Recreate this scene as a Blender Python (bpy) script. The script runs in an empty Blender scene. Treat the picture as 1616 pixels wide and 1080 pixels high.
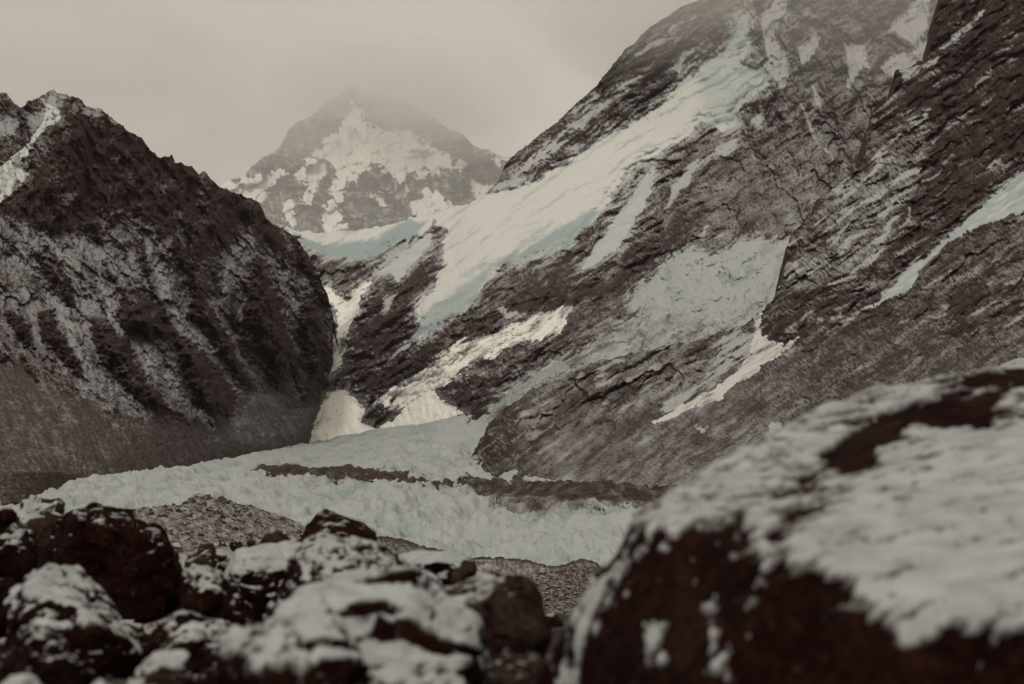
import bpy, bmesh, math, random
import numpy as np

# ------------------------------------------------------------------ camera, world, sun, exposure
S = bpy.context.scene
FPX, CX, HY = 2244.0, 808.0, 640.0        # focal length, centre and horizon in photo pixels (1616 x 1080)
cam_d = bpy.data.cameras.new("camera")
cam = bpy.data.objects.new("camera", cam_d)
S.collection.objects.link(cam)
cam.location = (0, 0, 0)
cam.rotation_euler = (math.radians(90), 0, 0)
cam_d.sensor_width = 36.0
cam_d.lens = FPX * 36.0 / 1616.0
cam_d.shift_y = (HY - 540.0) / 1616.0     # level camera, rising front: horizon low in the frame
cam_d.clip_start = 0.05
cam_d.clip_end = 80000
cam_d.dof.use_dof = True
cam_d.dof.focus_distance = 900.0
cam_d.dof.aperture_fstop = 3.0
S.camera = cam

SUN_EL, SUN_ROT = math.radians(45), math.radians(-158)
W = bpy.data.worlds.new("World"); S.world = W; W.use_nodes = True
nt = W.node_tree; nt.nodes.clear()
out = nt.nodes.new("ShaderNodeOutputWorld")
bg = nt.nodes.new("ShaderNodeBackground")
sky = nt.nodes.new("ShaderNodeTexSky"); sky.sky_type = 'NISHITA'; sky.sun_disc = False
sky.sun_elevation = SUN_EL; sky.sun_rotation = SUN_ROT; sky.altitude = 5000
hsv = nt.nodes.new("ShaderNodeHueSaturation"); hsv.inputs['Saturation'].default_value = 0.15
tcw = nt.nodes.new("ShaderNodeTexCoord")
mpw = nt.nodes.new("ShaderNodeMapping"); mpw.inputs['Scale'].default_value = (1.0, 1.0, 2.2)
nzw = nt.nodes.new("ShaderNodeTexNoise"); nzw.inputs['Scale'].default_value = 3.2
nzw.inputs['Detail'].default_value = 5; nzw.inputs['Roughness'].default_value = 0.45; nzw.inputs['Distortion'].default_value = 0.4
rw = nt.nodes.new("ShaderNodeValToRGB")
rw.color_ramp.elements[0].position = 0.36; rw.color_ramp.elements[0].color = (4.35, 3.95, 3.4, 1)
rw.color_ramp.elements[1].position = 0.58; rw.color_ramp.elements[1].color = (5.9, 5.4, 4.55, 1)
mx = nt.nodes.new("ShaderNodeMixRGB"); mx.inputs[0].default_value = 0.92
nt.links.new(sky.outputs[0], hsv.inputs['Color'])
nt.links.new(tcw.outputs['Generated'], mpw.inputs[0]); nt.links.new(mpw.outputs[0], nzw.inputs['Vector'])
nt.links.new(nzw.outputs['Fac'], rw.inputs[0])
nt.links.new(hsv.outputs[0], mx.inputs[1]); nt.links.new(rw.outputs[0], mx.inputs[2])
nt.links.new(mx.outputs[0], bg.inputs[0]); bg.inputs[1].default_value = 0.1
nt.links.new(bg.outputs[0], out.inputs[0])

sun_d = bpy.data.lights.new("sun", 'SUN'); sun = bpy.data.objects.new("sun", sun_d)
S.collection.objects.link(sun)
sun_d.energy = 1.1; sun_d.angle = math.radians(14); sun_d.color = (1.0, 0.95, 0.86)
# light comes softly from the upper left
sd = (math.sin(SUN_ROT) * math.cos(SUN_EL), math.cos(SUN_ROT) * math.cos(SUN_EL), math.sin(SUN_EL))
from mathutils import Vector
sun.rotation_euler = Vector(sd).to_track_quat('Z', 'Y').to_euler()

V = S.view_settings
V.view_transform = 'Standard'; V.look = 'None'; V.exposure = 0.0; V.gamma = 1.0; V.use_curve_mapping = False
cy = S.cycles
cy.use_denoising = True
cy.max_bounces = 4; cy.diffuse_bounces = 2; cy.glossy_bounces = 2; cy.volume_bounces = 2
cy.caustics_reflective = False; cy.caustics_refractive = False

# ------------------------------------------------------------------ numeric helpers
_h1, _h2 = np.uint32(0x9E3779B1), np.uint32(0x85EBCA77)
_h3, _h4 = np.uint32(0xC2B2AE3D), np.uint32(0x27D4EB2F)

def _hash(ix, iy, iz, seed):
    with np.errstate(over='ignore'):
        h = ix * _h1 ^ iy * _h2 ^ iz * _h3 ^ np.uint32((seed * 0x27D4EB2F + 0x165667B1) & 0xffffffff)
        h ^= h >> np.uint32(15); h *= _h2; h ^= h >> np.uint32(13); h *= _h3; h ^= h >> np.uint32(16)
    return h

_A8 = np.arange(16) * (2 * np.pi / 16)
_GX, _GY = np.cos(_A8).astype(np.float32), np.sin(_A8).astype(np.float32)
_G3 = np.random.RandomState(5).normal(size=(32, 3)); _G3 /= np.linalg.norm(_G3, axis=1)[:, None]
_G3 = _G3.astype(np.float32)

def n2(x, y, seed=0):
    fx, fy = np.floor(x), np.floor(y)
    ix, iy = fx.astype(np.int64).astype(np.uint32), fy.astype(np.int64).astype(np.uint32)
    dx, dy = (x - fx).astype(np.float32), (y - fy).astype(np.float32)
    u = dx * dx * dx * (dx * (dx * 6 - 15) + 10); v = dy * dy * dy * (dy * (dy * 6 - 15) + 10)
    z = np.uint32(0); one = np.uint32(1)
    def g(jx, jy, ex, ey):
        h = _hash(jx, jy, z, seed) & np.uint32(15)
        return _GX[h] * ex + _GY[h] * ey
    a = g(ix, iy, dx, dy); b = g(ix + one, iy, dx - 1, dy)
    c = g(ix, iy + one, dx, dy - 1); d = g(ix + one, iy + one, dx - 1, dy - 1)
    return ((a + (b - a) * u) * (1 - v) + (c + (d - c) * u) * v) * 1.5

def n3(x, y, zc, seed=0):
    fx, fy, fz = np.floor(x), np.floor(y), np.floor(zc)
    ix, iy, iz = [f.astype(np.int64).astype(np.uint32) for f in (fx, fy, fz)]
    dx, dy, dz = [(p - f).astype(np.float32) for p, f in ((x, fx), (y, fy), (zc, fz))]
    s = lambda t: t * t * t * (t * (t * 6 - 15) + 10)
    u, v, w = s(dx), s(dy), s(dz)
    r = 0
    for a in (0, 1):
        for b in (0, 1):
            for c in (0, 1):
                h = _hash(ix + np.uint32(a), iy + np.uint32(b), iz + np.uint32(c), seed) & np.uint32(31)
                g = _G3[h]
                r = r + (g[..., 0] * (dx - a) + g[..., 1] * (dy - b) + g[..., 2] * (dz - c)) * \
                    (u if a else 1 - u) * (v if b else 1 - v) * (w if c else 1 - w)
    return r * 1.6

def fbm(x, y, oct=5, seed=0, gain=0.5, lac=2.03):
    r, a, t = 0, 1.0, 0.0
    for k in range(oct):
        r = r + a * n2(x + 17.3 * k, y - 9.1 * k, seed + k); t += a
        x = x * lac; y = y * lac; a *= gain
    return r / t * 1.6

def ridged(x, y, oct=5, seed=0, gain=0.55, lac=2.03):
    r, a, t = 0, 1.0, 0.0
    for k in range(oct):
        r = r + a * (1 - 2.2 * np.abs(n2(x + 17.3 * k, y - 9.1 * k, seed + k))); t += a
        x = x * lac; y = y * lac; a *= gain
    return r / t

def fbm3(p, sc, oct=4, seed=0, gain=0.5):
    r, a, t = 0, 1.0, 0.0
    for k in range(oct):
        r = r + a * n3(p[:, 0] * sc[0] + 3.1 * k, p[:, 1] * sc[1] + 7.7 * k, p[:, 2] * sc[2] - 5.3 * k, seed + k); t += a
        sc = [q * 2.03 for q in sc]; a *= gain
    return r / t * 1.6

def facet(x, y, seed=0):
    """broken rock: every cell of an irregular net is a plane with its own tilt and height"""
    fx, fy = np.floor(x), np.floor(y); best = np.full(x.shape, 1e9); val = np.zeros(x.shape)
    ix, iy = fx.astype(np.int64), fy.astype(np.int64)
    for a in (-1, 0, 1):
        for b in (-1, 0, 1):
            h = _hash((ix + a).astype(np.uint32), (iy + b).astype(np.uint32), np.uint32(7), seed)
            r1 = (h & np.uint32(255)) / 255.0; r2 = ((h >> np.uint32(8)) & np.uint32(255)) / 255.0
            r3 = ((h >> np.uint32(16)) & np.uint32(255)) / 255.0; r4 = ((h >> np.uint32(24)) & np.uint32(255)) / 255.0
            dx, dy = x - (ix + a + r1), y - (iy + b + r2)
            d = dx * dx + dy * dy
            v = np.cos(r3 * 6.283) * dx * 1.1 + np.sin(r3 * 6.283) * dy * 1.1 + (r4 - 0.5) * 0.32
            m = d < best; best = np.where(m, d, best); val = np.where(m, v, val)
    return val

def facet3(P, sc, seed=0):
    X = P * sc; I = np.floor(X).astype(np.int64); best = np.full(len(P), 1e9); val = np.zeros(len(P))
    for a in (-1, 0, 1):
        for b in (-1, 0, 1):
            for c in (-1, 0, 1):
                h = _hash((I[:, 0] + a).astype(np.uint32), (I[:, 1] + b).astype(np.uint32), (I[:, 2] + c).astype(np.uint32), seed)
                r = [((h >> np.uint32(k)) & np.uint32(63)) / 63.0 for k in (0, 6, 12, 18, 24)]
                d3 = X - np.stack([I[:, 0] + a + r[0], I[:, 1] + b + r[1], I[:, 2] + c + r[2]], 1)
                d = (d3 ** 2).sum(1); g = _G3[h & np.uint32(31)]
                v = (g * d3).sum(1) * 1.2 + (r[3] - 0.5) * 0.5
                m = d < best; best = np.where(m, d, best); val = np.where(m, v, val)
    return val

def sstep(a, b, x):
    t = np.clip((x - a) / (b - a), 0, 1)
    return t * t * (3 - 2 * t)

def rbf(ctrl, x, y):
    c = np.array(ctrl, float); n = len(c)
    cx, cyy, v = c[:, 0] / 500, c[:, 1] / 500, np.log(c[:, 2])
    def ph(r2): return 0.5 * r2 * np.log(r2 + 1e-12)
    K = ph((cx[:, None] - cx) ** 2 + (cyy[:, None] - cyy) ** 2) + np.eye(n) * 2e-3
    Pm = np.stack([np.ones(n), cx, cyy], 1)
    A = np.block([[K, Pm], [Pm.T, np.zeros((3, 3))]])
    w = np.linalg.solve(A, np.concatenate([v, np.zeros(3)]))
    X, Y = x / 500, y / 500
    r = w[n] + w[n + 1] * X + w[n + 2] * Y
    for i in range(n):
        r = r + w[i] * ph((X - cx[i]) ** 2 + (Y - cyy[i]) ** 2)
    return np.exp(r)

def sdpoly(poly, x, y, pad=60):
    """signed distance to a polygon, positive inside; -pad far away"""
    P = np.array(poly, float)
    r = np.full(x.shape, -float(pad), np.float32)
    m = (x > P[:, 0].min() - pad) & (x < P[:, 0].max() + pad) & (y > P[:, 1].min() - pad) & (y < P[:, 1].max() + pad)
    if not m.any(): return r
    px, py = x[m], y[m]
    d2 = np.full(px.shape, 1e12); ins = np.zeros(px.shape, bool)
    for i in range(len(P)):
        ax, ay = P[i]; bx, by = P[(i + 1) % len(P)]
        ex, ey = bx - ax, by - ay
        t = np.clip(((px - ax) * ex + (py - ay) * ey) / (ex * ex + ey * ey + 1e-9), 0, 1)
        d2 = np.minimum(d2, (px - ax - t * ex) ** 2 + (py - ay - t * ey) ** 2)
        if ay != by:
            c = (ay > py) != (by > py)
            ins ^= c & (px < (bx - ax) * (py - ay) / (by - ay) + ax)
    d = np.sqrt(d2)
    r[m] = np.clip(np.where(ins, d, -d), -pad, 1e9)
    return r

def dline(line, x, y):
    d2 = np.full(x.shape, 1e12); tt = np.zeros(x.shape)
    L = 0; tot = sum(math.hypot(line[i + 1][0] - line[i][0], line[i + 1][1] - line[i][1]) for i in range(len(line) - 1))
    for i in range(len(line) - 1):
        ax, ay = line[i][:2]; bx, by = line[i + 1][:2]
        ex, ey = bx - ax, by - ay; l = math.hypot(ex, ey)
        t = np.clip(((x - ax) * ex + (y - ay) * ey) / (l * l), 0, 1)
        q = (x - ax - t * ex) ** 2 + (y - ay - t * ey) ** 2
        b = q < d2; d2 = np.where(b, q, d2); tt = np.where(b, (L + t * l) / tot, tt); L += l
    return np.sqrt(d2), tt

def rot(x, y, deg):
    c, s = math.cos(math.radians(deg)), math.sin(math.radians(deg))
    return x * c + y * s, -x * s + y * c

# ------------------------------------------------------------------ materials
def new_mat(name):
    m = bpy.data.materials.new(name); m.use_nodes = True
    n = m.node_tree.nodes; b = n["Principled BSDF"]
    return m, m.node_tree, b

def noise_node(t, scale, detail=4, rough=0.55, vec=None, dist=0.0):
    n = t.nodes.new("ShaderNodeTexNoise"); n.inputs['Scale'].default_value = scale
    n.inputs['Detail'].default_value = detail; n.inputs['Roughness'].default_value = rough
    n.inputs['Distortion'].default_value = dist
    if vec is not None: t.links.new(vec, n.inputs['Vector'])
    return n

def mixc(t, fac, a, b):
    n = t.nodes.new("ShaderNodeMixRGB")
    for s, v in ((0, fac), (1, a), (2, b)):
        if isinstance(v, (int, float)): n.inputs[s].default_value = v
        elif isinstance(v, tuple): n.inputs[s].default_value = (*v, 1) if len(v) == 3 else v
        else: t.links.new(v, n.inputs[s])
    return n.outputs[0]

def mapr(t, val, a, b, c=0.0, d=1.0):
    n = t.nodes.new("ShaderNodeMapRange"); n.interpolation_type = 'SMOOTHSTEP'
    n.inputs[1].default_value = a; n.inputs[2].default_value = b
    n.inputs[3].default_value = c; n.inputs[4].default_value = d
    t.links.new(val, n.inputs[0]); return n.outputs[0]

def math_n(t, op, a, b):
    n = t.nodes.new("ShaderNodeMath"); n.operation = op
    for s, v in ((0, a), (1, b)):
        if isinstance(v, (int, float)): n.inputs[s].default_value = v
        else: t.links.new(v, n.inputs[s])
    return n.outputs[0]

def attr(t, name):
    n = t.nodes.new("ShaderNodeAttribute"); n.attribute_name = name; return n.outputs['Fac']

SNOW = (0.74, 0.72, 0.67)
def rock_mat(name, ca, cb, cscree, grain, snowc=(0.62, 0.60, 0.57)):
    """rock with snow lying on it (attribute snow) and scree (attribute scree); grain = noise scale per metre"""
    m, t, b = new_mat(name)
    tc = t.nodes.new("ShaderNodeTexCoord").outputs['Object']
    n1 = noise_node(t, grain * 0.12, 5, 0.6, tc)
    n_f = noise_node(t, grain, 4, 0.65, tc)
    c = mixc(t, mapr(t, n1.outputs['Fac'], 0.35, 0.65), ca, cb)
    c = mixc(t, attr(t, 'scree'), c, cscree)
    dark = mapr(t, n_f.outputs['Fac'], 0.3, 0.7, 0.55, 1.35)
    mul = t.nodes.new("ShaderNodeMixRGB"); mul.blend_type = 'MULTIPLY'; mul.inputs[0].default_value = 1
    t.links.new(c, mul.inputs[1]); t.links.new(dark, mul.inputs[2])
    n_s = noise_node(t, grain * 0.7, 3, 0.6, tc)
    f = math_n(t, 'ADD', attr(t, 'snow'), math_n(t, 'MULTIPLY', math_n(t, 'SUBTRACT', n_s.outputs['Fac'], 0.5), 0.9))
    f = mapr(t, f, 0.15, 1.15)
    t.links.new(mixc(t, f, mul.outputs[0], snowc), b.inputs['Base Color'])
    b.inputs['Roughness'].default_value = 0.9; b.inputs['Specular IOR Level'].default_value = 0.15
    return m

def ice_mat(name, csnow, cice, cdirt, grain):
    m, t, b = new_mat(name)
    tc = t.nodes.new("ShaderNodeTexCoord").outputs['Object']
    n1 = noise_node(t, grain, 5, 0.6, tc)
    n2_ = noise_node(t, grain * 0.2, 4, 0.6, tc)
    f = math_n(t, 'ADD', attr(t, 'ice'), math_n(t, 'MULTIPLY', math_n(t, 'SUBTRACT', n1.outputs['Fac'], 0.5), 0.6))
    f = math_n(t, 'ADD', f, math_n(t, 'MULTIPLY', math_n(t, 'SUBTRACT', n2_.outputs['Fac'], 0.5), 0.35))
    c = mixc(t, mapr(t, f, 0.15, 0.85), csnow, cice)
    d = math_n(t, 'ADD', attr(t, 'dirt'), math_n(t, 'MULTIPLY', math_n(t, 'SUBTRACT', n1.outputs['Fac'], 0.5), 0.8))
    c = mixc(t, mapr(t, d, 0.25, 0.85), c, cdirt)
    t.links.new(c, b.inputs['Base Color'])
    b.inputs['Roughness'].default_value = 0.7; b.inputs['Specular IOR Level'].default_value = 0.25
    return m

M = {}
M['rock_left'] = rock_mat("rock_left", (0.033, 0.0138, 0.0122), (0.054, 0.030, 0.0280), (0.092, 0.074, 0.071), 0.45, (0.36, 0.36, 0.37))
M['rock_mid'] = rock_mat("rock_mid", (0.038, 0.0205, 0.0190), (0.062, 0.043, 0.042), (0.09, 0.07, 0.066), 0.35, (0.47, 0.47, 0.475))
M['rock_right'] = rock_mat("rock_right", (0.033, 0.0160, 0.0142), (0.053, 0.033, 0.0305), (0.064, 0.048, 0.046), 0.5, (0.45, 0.45, 0.455))
M['rock_far'] = rock_mat("rock_far", (0.03, 0.03, 0.033), (0.05, 0.05, 0.053), (0.08, 0.08, 0.08), 0.06, (0.7, 0.68, 0.63))
M['rubble'] = rock_mat("rubble", (0.030, 0.0165, 0.0145), (0.07, 0.048, 0.043), (0.1, 0.08, 0.07), 1.1, (0.46, 0.445, 0.425))
M['rubble_near'] = rock_mat("rubble_near", (0.028, 0.0145, 0.0125), (0.065, 0.044, 0.040), (0.1, 0.08, 0.07), 6.0, (0.44, 0.43, 0.42))
M['snow_far'] = ice_mat("snow_far", (0.88, 0.86, 0.80), (0.55, 0.60, 0.60), (0.12, 0.10, 0.09), 0.12)
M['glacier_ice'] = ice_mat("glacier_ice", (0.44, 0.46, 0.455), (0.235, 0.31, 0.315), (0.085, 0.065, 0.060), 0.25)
M['hanging_ice'] = ice_mat("hanging_ice", (0.67, 0.665, 0.635), (0.34, 0.41, 0.415), (0.14, 0.11, 0.10), 0.12)

# ------------------------------------------------------------------ mesh helpers
COL = S.collection
def mesh_obj(name, verts, faces, mat, attrs=None, parent=None, smooth=True):
    me = bpy.data.meshes.new(name)
    verts = np.ascontiguousarray(verts, np.float32); faces = np.ascontiguousarray(faces, np.int32)
    k = faces.shape[1]
    me.vertices.add(len(verts)); me.vertices.foreach_set("co", verts.ravel())
    me.loops.add(faces.size); me.loops.foreach_set("vertex_index", faces.ravel())
    me.polygons.add(len(faces))
    me.polygons.foreach_set("loop_start", np.arange(0, faces.size, k, dtype=np.int32))
    me.polygons.foreach_set("loop_total", np.full(len(faces), k, np.int32))
    me.polygons.foreach_set("use_smooth", np.full(len(faces), smooth))
    for an, av in (attrs or {}).items():
        a = me.attributes.new(an, 'FLOAT', 'POINT'); a.data.foreach_set("value", np.ascontiguousarray(av, np.float32).ravel())
    me.update(calc_edges=True); me.materials.append(mat)
    o = bpy.data.objects.new(name, me); COL.objects.link(o)
    if parent is not None: o.parent = parent
    return o

def tag(o, label, cat, group=None, kind=None):
    if label: o['label'] = label
    if cat: o['category'] = cat
    if group: o['group'] = group
    if kind: o['kind'] = kind
    return o

def grid_normals(P):
    du = np.gradient(P, axis=1); dv = np.gradient(P, axis=0)
    n = np.cross(du, dv)
    n /= np.linalg.norm(n, axis=2)[..., None] + 1e-9
    flip = np.where((n * P).sum(2) > 0, -1.0, 1.0)          # towards the valley side
    return n * flip[..., None]

def curve(pts, x):
    p = np.array(sorted(pts), float); return np.interp(x, p[:, 0], p[:, 1])

class Layer:
    """a mountain side: a sheet from a ridge line down to a foot line, cast along camera rays through image pixels to chosen depths, with a far side behind the ridge"""
    BACK = 44
    def __init__(s, x0, x1, ridge, base, ctrl, step=1.6, rough=(3, 25), seed=0, ystep=None, top=-70, jit=4.0):
        ystep = ystep or step
        s.x = np.arange(x0, x1 + step, step); s.seed = seed
        yr = curve(ridge, s.x); yb = curve(base, s.x)
        yr = yr + rough[0] * fbm(s.x / rough[1], s.x * 0 + 3.3 + seed, 4, seed + 91, 0.6)
        yr = np.maximum(yr, top); yb = np.maximum(yb, yr + 1)
        rows = np.arange(yr.min() - s.BACK * 0.9, yb.max() + ystep, ystep)
        n = len(rows)
        R = np.broadcast_to(rows[:, None], (n, len(s.x)))
        s.px = np.broadcast_to(s.x[None, :], (n, len(s.x))).copy()
        s.py = np.clip(R, yr[None], yb[None])
        s.behind = np.clip(yr[None] - R, 0, None)
        s.drop = (R > yb[None] + 2 * ystep) | (s.behind > s.BACK)
        s.px += jit * fbm(s.py / 45, s.px / 60, 3, seed + 17) * np.minimum(1, (s.px - x0) / 12) * np.minimum(1, (s.x[-1] - s.px) / 12)
        s.t = (s.py - yr[None]) / (yb - yr)[None]
        s.D = rbf(ctrl, s.px, s.py)
        s.snow = np.zeros(s.px.shape, np.float32); s.scree = s.snow.copy(); s.ice = s.snow.copy(); s.dirt = s.snow.copy()
        s.body = np.zeros(s.px.shape, np.int32)
        # irregular coordinates for tracing natural outlines
        a, b = 4.5, 1.6
        s.wx = s.px + a * fbm(s.px / 28, s.py / 28, 3, seed + 31) + b * fbm(s.px / 5, s.py / 5, 2, seed + 35)
        s.wy = s.py + a * fbm(s.px / 28, s.py / 28, 3, seed + 41) + b * fbm(s.px / 5, s.py / 5, 2, seed + 45)
        s.soft = {}                       # outline fields of the snow and ice bodies, in photo pixels
    def warp(s, amp, wl):                 # folded coordinates for bedding
        k = s.seed + 700
        return s.px + amp * fbm(s.px / wl, s.py / wl, 3, k), s.py + amp * fbm(s.px / wl, s.py / wl, 3, k + 9)
    def sd(s, poly, pad=60): return sdpoly(poly, s.wx, s.wy, pad)
    def push(s, px):                      # towards the camera, in photo pixels of relief
        s.D = s.D - px * s.D / FPX
    def rib(s, line, w, h, p=1.0):
        d, t = dline(line, s.wx, s.wy)
        prof = np.clip(1 - d / w, 0, 1) ** p * (0.35 + 0.65 * np.sin(np.pi * np.clip(t * 0.85 + 0.12, 0, 1)))
        s.push(h * prof); return d
    def points(s):
        P = np.stack([(s.px - CX) / FPX * s.D, s.D, (HY - s.py) / FPX * s.D], 2)
        k = s.behind * s.D / FPX
        P[..., 1] += 2.2 * k; P[..., 2] -= 1.5 * k      # the slope beyond the ridge
        return P
    def finish(s, disp):
        P = s.points()
        N = grid_normals(P)
        P = P + N * (disp * s.D / FPX)[..., None]
        s.P, s.N = P, grid_normals(P)
        return s
    def build(s, objs):
        """objs: {body id: (name, material)}; a body lies on the rock as a sheet whose edge dips under it"""
        r, c = s.px.shape
        A = {'snow': s.snow, 'scree': s.scree, 'ice': s.ice, 'dirt': s.dirt}
        idx = np.arange(r * c).reshape(r, c)
        Q = np.stack([idx[:-1, :-1], idx[1:, :-1], idx[1:, 1:], idx[:-1, 1:]], 2).reshape(-1, 4)
        Q = Q[~s.drop.ravel()[Q].any(1)]
        res = {}
        for k, (nm, mat) in objs.items():
            if k == 0:
                cov = np.zeros(s.px.shape, bool)          # rock wholly buried under a body is not needed
                for kk in objs:
                    if kk: cov |= (s.soft[kk] > 9) & (s.behind <= 0)
                q, V_ = Q[~cov.ravel()[Q].all(1)], s.P.reshape(-1, 3)
            else:
                f = np.where(s.behind > 4, -9, s.soft[k])
                q = Q[(f.ravel()[Q] > -1.6).any(1)]
                h = np.clip(f * 0.45, -0.9, 1.3) * s.D / FPX
                V_ = (s.P + s.N * h[..., None]).reshape(-1, 3)
            if len(q) == 0: continue
            u, inv = np.unique(q, return_inverse=True)
            res[k] = mesh_obj(nm, V_[u], inv.reshape(-1, 4), mat, {kk: A[kk].ravel()[u] for kk in A})
        return res

def at(x, y, D): return ((x - CX) / FPX * D, D, (HY - y) / FPX * D)

# ------------------------------------------------------------------ valley floor under everything
def build_floor():
    ys = np.concatenate([np.linspace(-3, 14, 110), np.geomspace(14.3, 40000, 90)])
    us = np.linspace(-1.2, 1.2, 130)
    X = us[None, :] * (np.maximum(ys[:, None], 0) + 9); Y = np.broadcast_to(ys[:, None], X.shape)
    zc = np.interp(ys, [0, 2, 3, 4, 5, 6, 8, 9, 12, 20, 30, 60, 200, 420, 700, 40000], [-0.75, -0.75, -0.78, -0.86, -1.0, -1.12, -1.28, -1.4, -2.0, -6, -10, -20, -45, -64, -78, -110])
    Z = zc[:, None] + 0.02 * fbm(X * 0.8, Y * 0.8, 3, 5) * np.clip(Y, 0, 300) + 0.05 * ridged(X * 2.2, Y * 2.2, 4, 6)
    idx = np.arange(X.size).reshape(X.shape)
    Q = np.stack([idx[:-1, :-1], idx[:-1, 1:], idx[1:, 1:], idx[1:, :-1]], 2).reshape(-1, 4)
    sn = 0.25 + 0.3 * fbm(X * 0.6, Y * 0.6, 3, 8) + 1.2 * sstep(2300, 2800, Y)  # far unseen glacier ground, whitened to bounce light up into the mist
    o = mesh_obj("ground", np.stack([X, Y, Z], 2).reshape(-1, 3), Q, M['rubble_near'], {'snow': sn, 'scree': sn * 0})
    tag(o, "stony brown moraine ground running down from the boulders to the glacier", "ground", kind='structure')
build_floor()

# ------------------------------------------------------------------ far peak behind the col
L = Layer(325, 850,
    [(325, 300), (355, 290), (375, 281), (395, 266), (415, 246), (430, 240), (445, 226), (455, 205), (475, 193), (490, 185), (510, 166), (530, 151), (548, 141), (560, 138), (575, 147), (600, 150),
     (625, 157), (650, 165), (670, 176), (690, 193), (710, 205), (730, 212), (745, 224), (760, 234), (780, 241), (800, 245), (850, 262)],
    [(325, 420), (850, 420)],
    [(325, 300, 19575), (560, 138, 21025), (800, 245, 20300), (340, 400, 17835), (560, 400, 17400), (800, 400, 17835), (560, 270, 19140), (450, 300, 18995), (690, 300, 19140)], 1.6, (5, 24), 3)  # peak depths scaled up along the line of sight so haze pales it
L.rib([(560, 140), (585, 250), (590, 380)], 80, 70); L.rib([(470, 195), (450, 300), (440, 390)], 50, 25)
L.rib([(700, 200), (690, 290), (720, 390)], 55, 28); L.rib([(525, 280), (510, 390)], 30, 20); L.rib([(640, 280), (650, 390)], 34, 20)
u, v = rot(L.px, L.py, 82)
L.push(34 * facet(L.px / 62 + 0.3 * fbm(L.px / 30, L.py / 30, 2, 64), L.py / 50, 65) + 12 * facet(L.px / 22, L.py / 20, 66) + 16 * ridged(u / 120, v / 34, 5, 60) + 12 * ridged(L.px / 40, L.py / 40, 4, 62))
L.finish(1.2 * fbm(L.px / 6, L.py / 6, 3, 66))
big = [(556, 168), (566, 172), (575, 195), (595, 207), (625, 213), (640, 205), (652, 222), (668, 228), (690, 245), (705, 262), (690, 272), (672, 268), (664, 280), (650, 270), (640, 275), (636, 288),
       (625, 280), (588, 253), (570, 268), (545, 292), (538, 300), (531, 270), (520, 255), (511, 250), (505, 280), (495, 292), (484, 288), (470, 278), (478, 265), (510, 232), (535, 208), (548, 190)]
rest = [[(353, 292), (400, 283), (445, 272), (425, 295), (408, 316), (380, 306)], [(487, 292), (497, 293), (490, 322), (485, 324)], [(512, 330), (528, 315), (534, 345), (530, 368), (545, 352), (520, 370), (514, 350)],
        [(655, 322), (672, 312), (685, 335), (688, 342), (662, 345)], [(670, 302), (690, 312), (712, 330), (700, 333), (682, 322)], [(590, 312), (600, 305), (608, 325), (598, 318)], [(610, 308), (640, 300), (630, 310)],
        [(752, 290), (770, 300), (765, 318), (757, 310)], [(720, 250), (735, 258), (728, 270), (715, 262)], [(776, 240), (800, 248), (785, 256)], [(528, 300), (534, 305), (531, 330), (526, 320)], [(575, 195), (600, 228), (590, 232), (572, 210)],
        [(452, 345), (458, 320), (462, 325), (456, 352)], [(675, 230), (700, 250), (712, 266), (704, 262)]]
sdm = L.sd(big)
for p in rest: sdm = np.maximum(sdm, L.sd(p))
streak = fbm(u / 60, v / 5, 4, 70)
L.soft[1] = sdm + 1.5 * streak + 6 * fbm(L.px / 14, L.py / 14, 4, 72) + 5 * (L.N[..., 2] - 0.55) + 3.5
base = sstep(-3.5, 3.5, L.soft[1])
L.snow = np.clip(1.1 * base + 0.22 + 0.22 * streak + 0.7 * (L.N[..., 2] - 0.55) + 0.25 * fbm(L.px / 14, L.py / 14, 4, 74), 0, 1.2)
far = L.build({0: ("mountain_far", M['rock_far']), 1: ("snow_face", M['snow_far'])})
tag(far[0], "pale hazy pyramid peak far behind the icy col, its summit lost in cloud", "mountain", kind='structure')
tag(far[1], "bright snow face and streaks on the hazy far pyramid peak", "snow field", kind='structure')

# ------------------------------------------------------------------ centre mountain with its glaciers
ridgeG = [(410, 345), (425, 349), (445, 356), (470, 363), (500, 366), (540, 366), (580, 361), (620, 352), (660, 341), (700, 331), (740, 322), (768, 304), (785, 283), (798, 258), (830, 230), (860, 207), (890, 181), (930, 146),
          (960, 111), (990, 76), (1010, 56), (1040, 32), (1075, 10), (1110, -3), (1150, -45), (1250, -120), (1520, -150)]
baseG = [(410, 660), (470, 700), (500, 712), (560, 700), (640, 684), (720, 672), (790, 655), (830, 640), (900, 640), (1000, 610), (1200, 590), (1520, 590)]
ctrlG = [(410, 345, 2500), (500, 366, 2550), (600, 356, 2550), (490, 692, 1830), (590, 680, 1760), (720, 655, 1600), (790, 640, 1500), (900, 620, 1400), (1100, 570, 1400), (1220, 550, 1420), (1500, 560, 1500),
         (530, 500, 2100), (600, 450, 2150), (700, 500, 1900), (690, 370, 2450), (800, 250, 2850), (1000, 65, 3000), (1110, 0, 3050), (900, 350, 2350), (1000, 450, 1950), (1100, 400, 1900),
         (1240, 390, 1850), (1250, 250, 2450), (1300, 0, 3050), (1480, 0, 3000), (1480, 200, 2500), (1480, 400, 1900), (900, 480, 1850), (850, 570, 1580), (620, 600, 1850), (540, 610, 1950)]
G = Layer(410, 1500, ridgeG, baseG, ctrlG, 1.8, (4.2, 22), 11)
x, y = G.px, G.py
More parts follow.
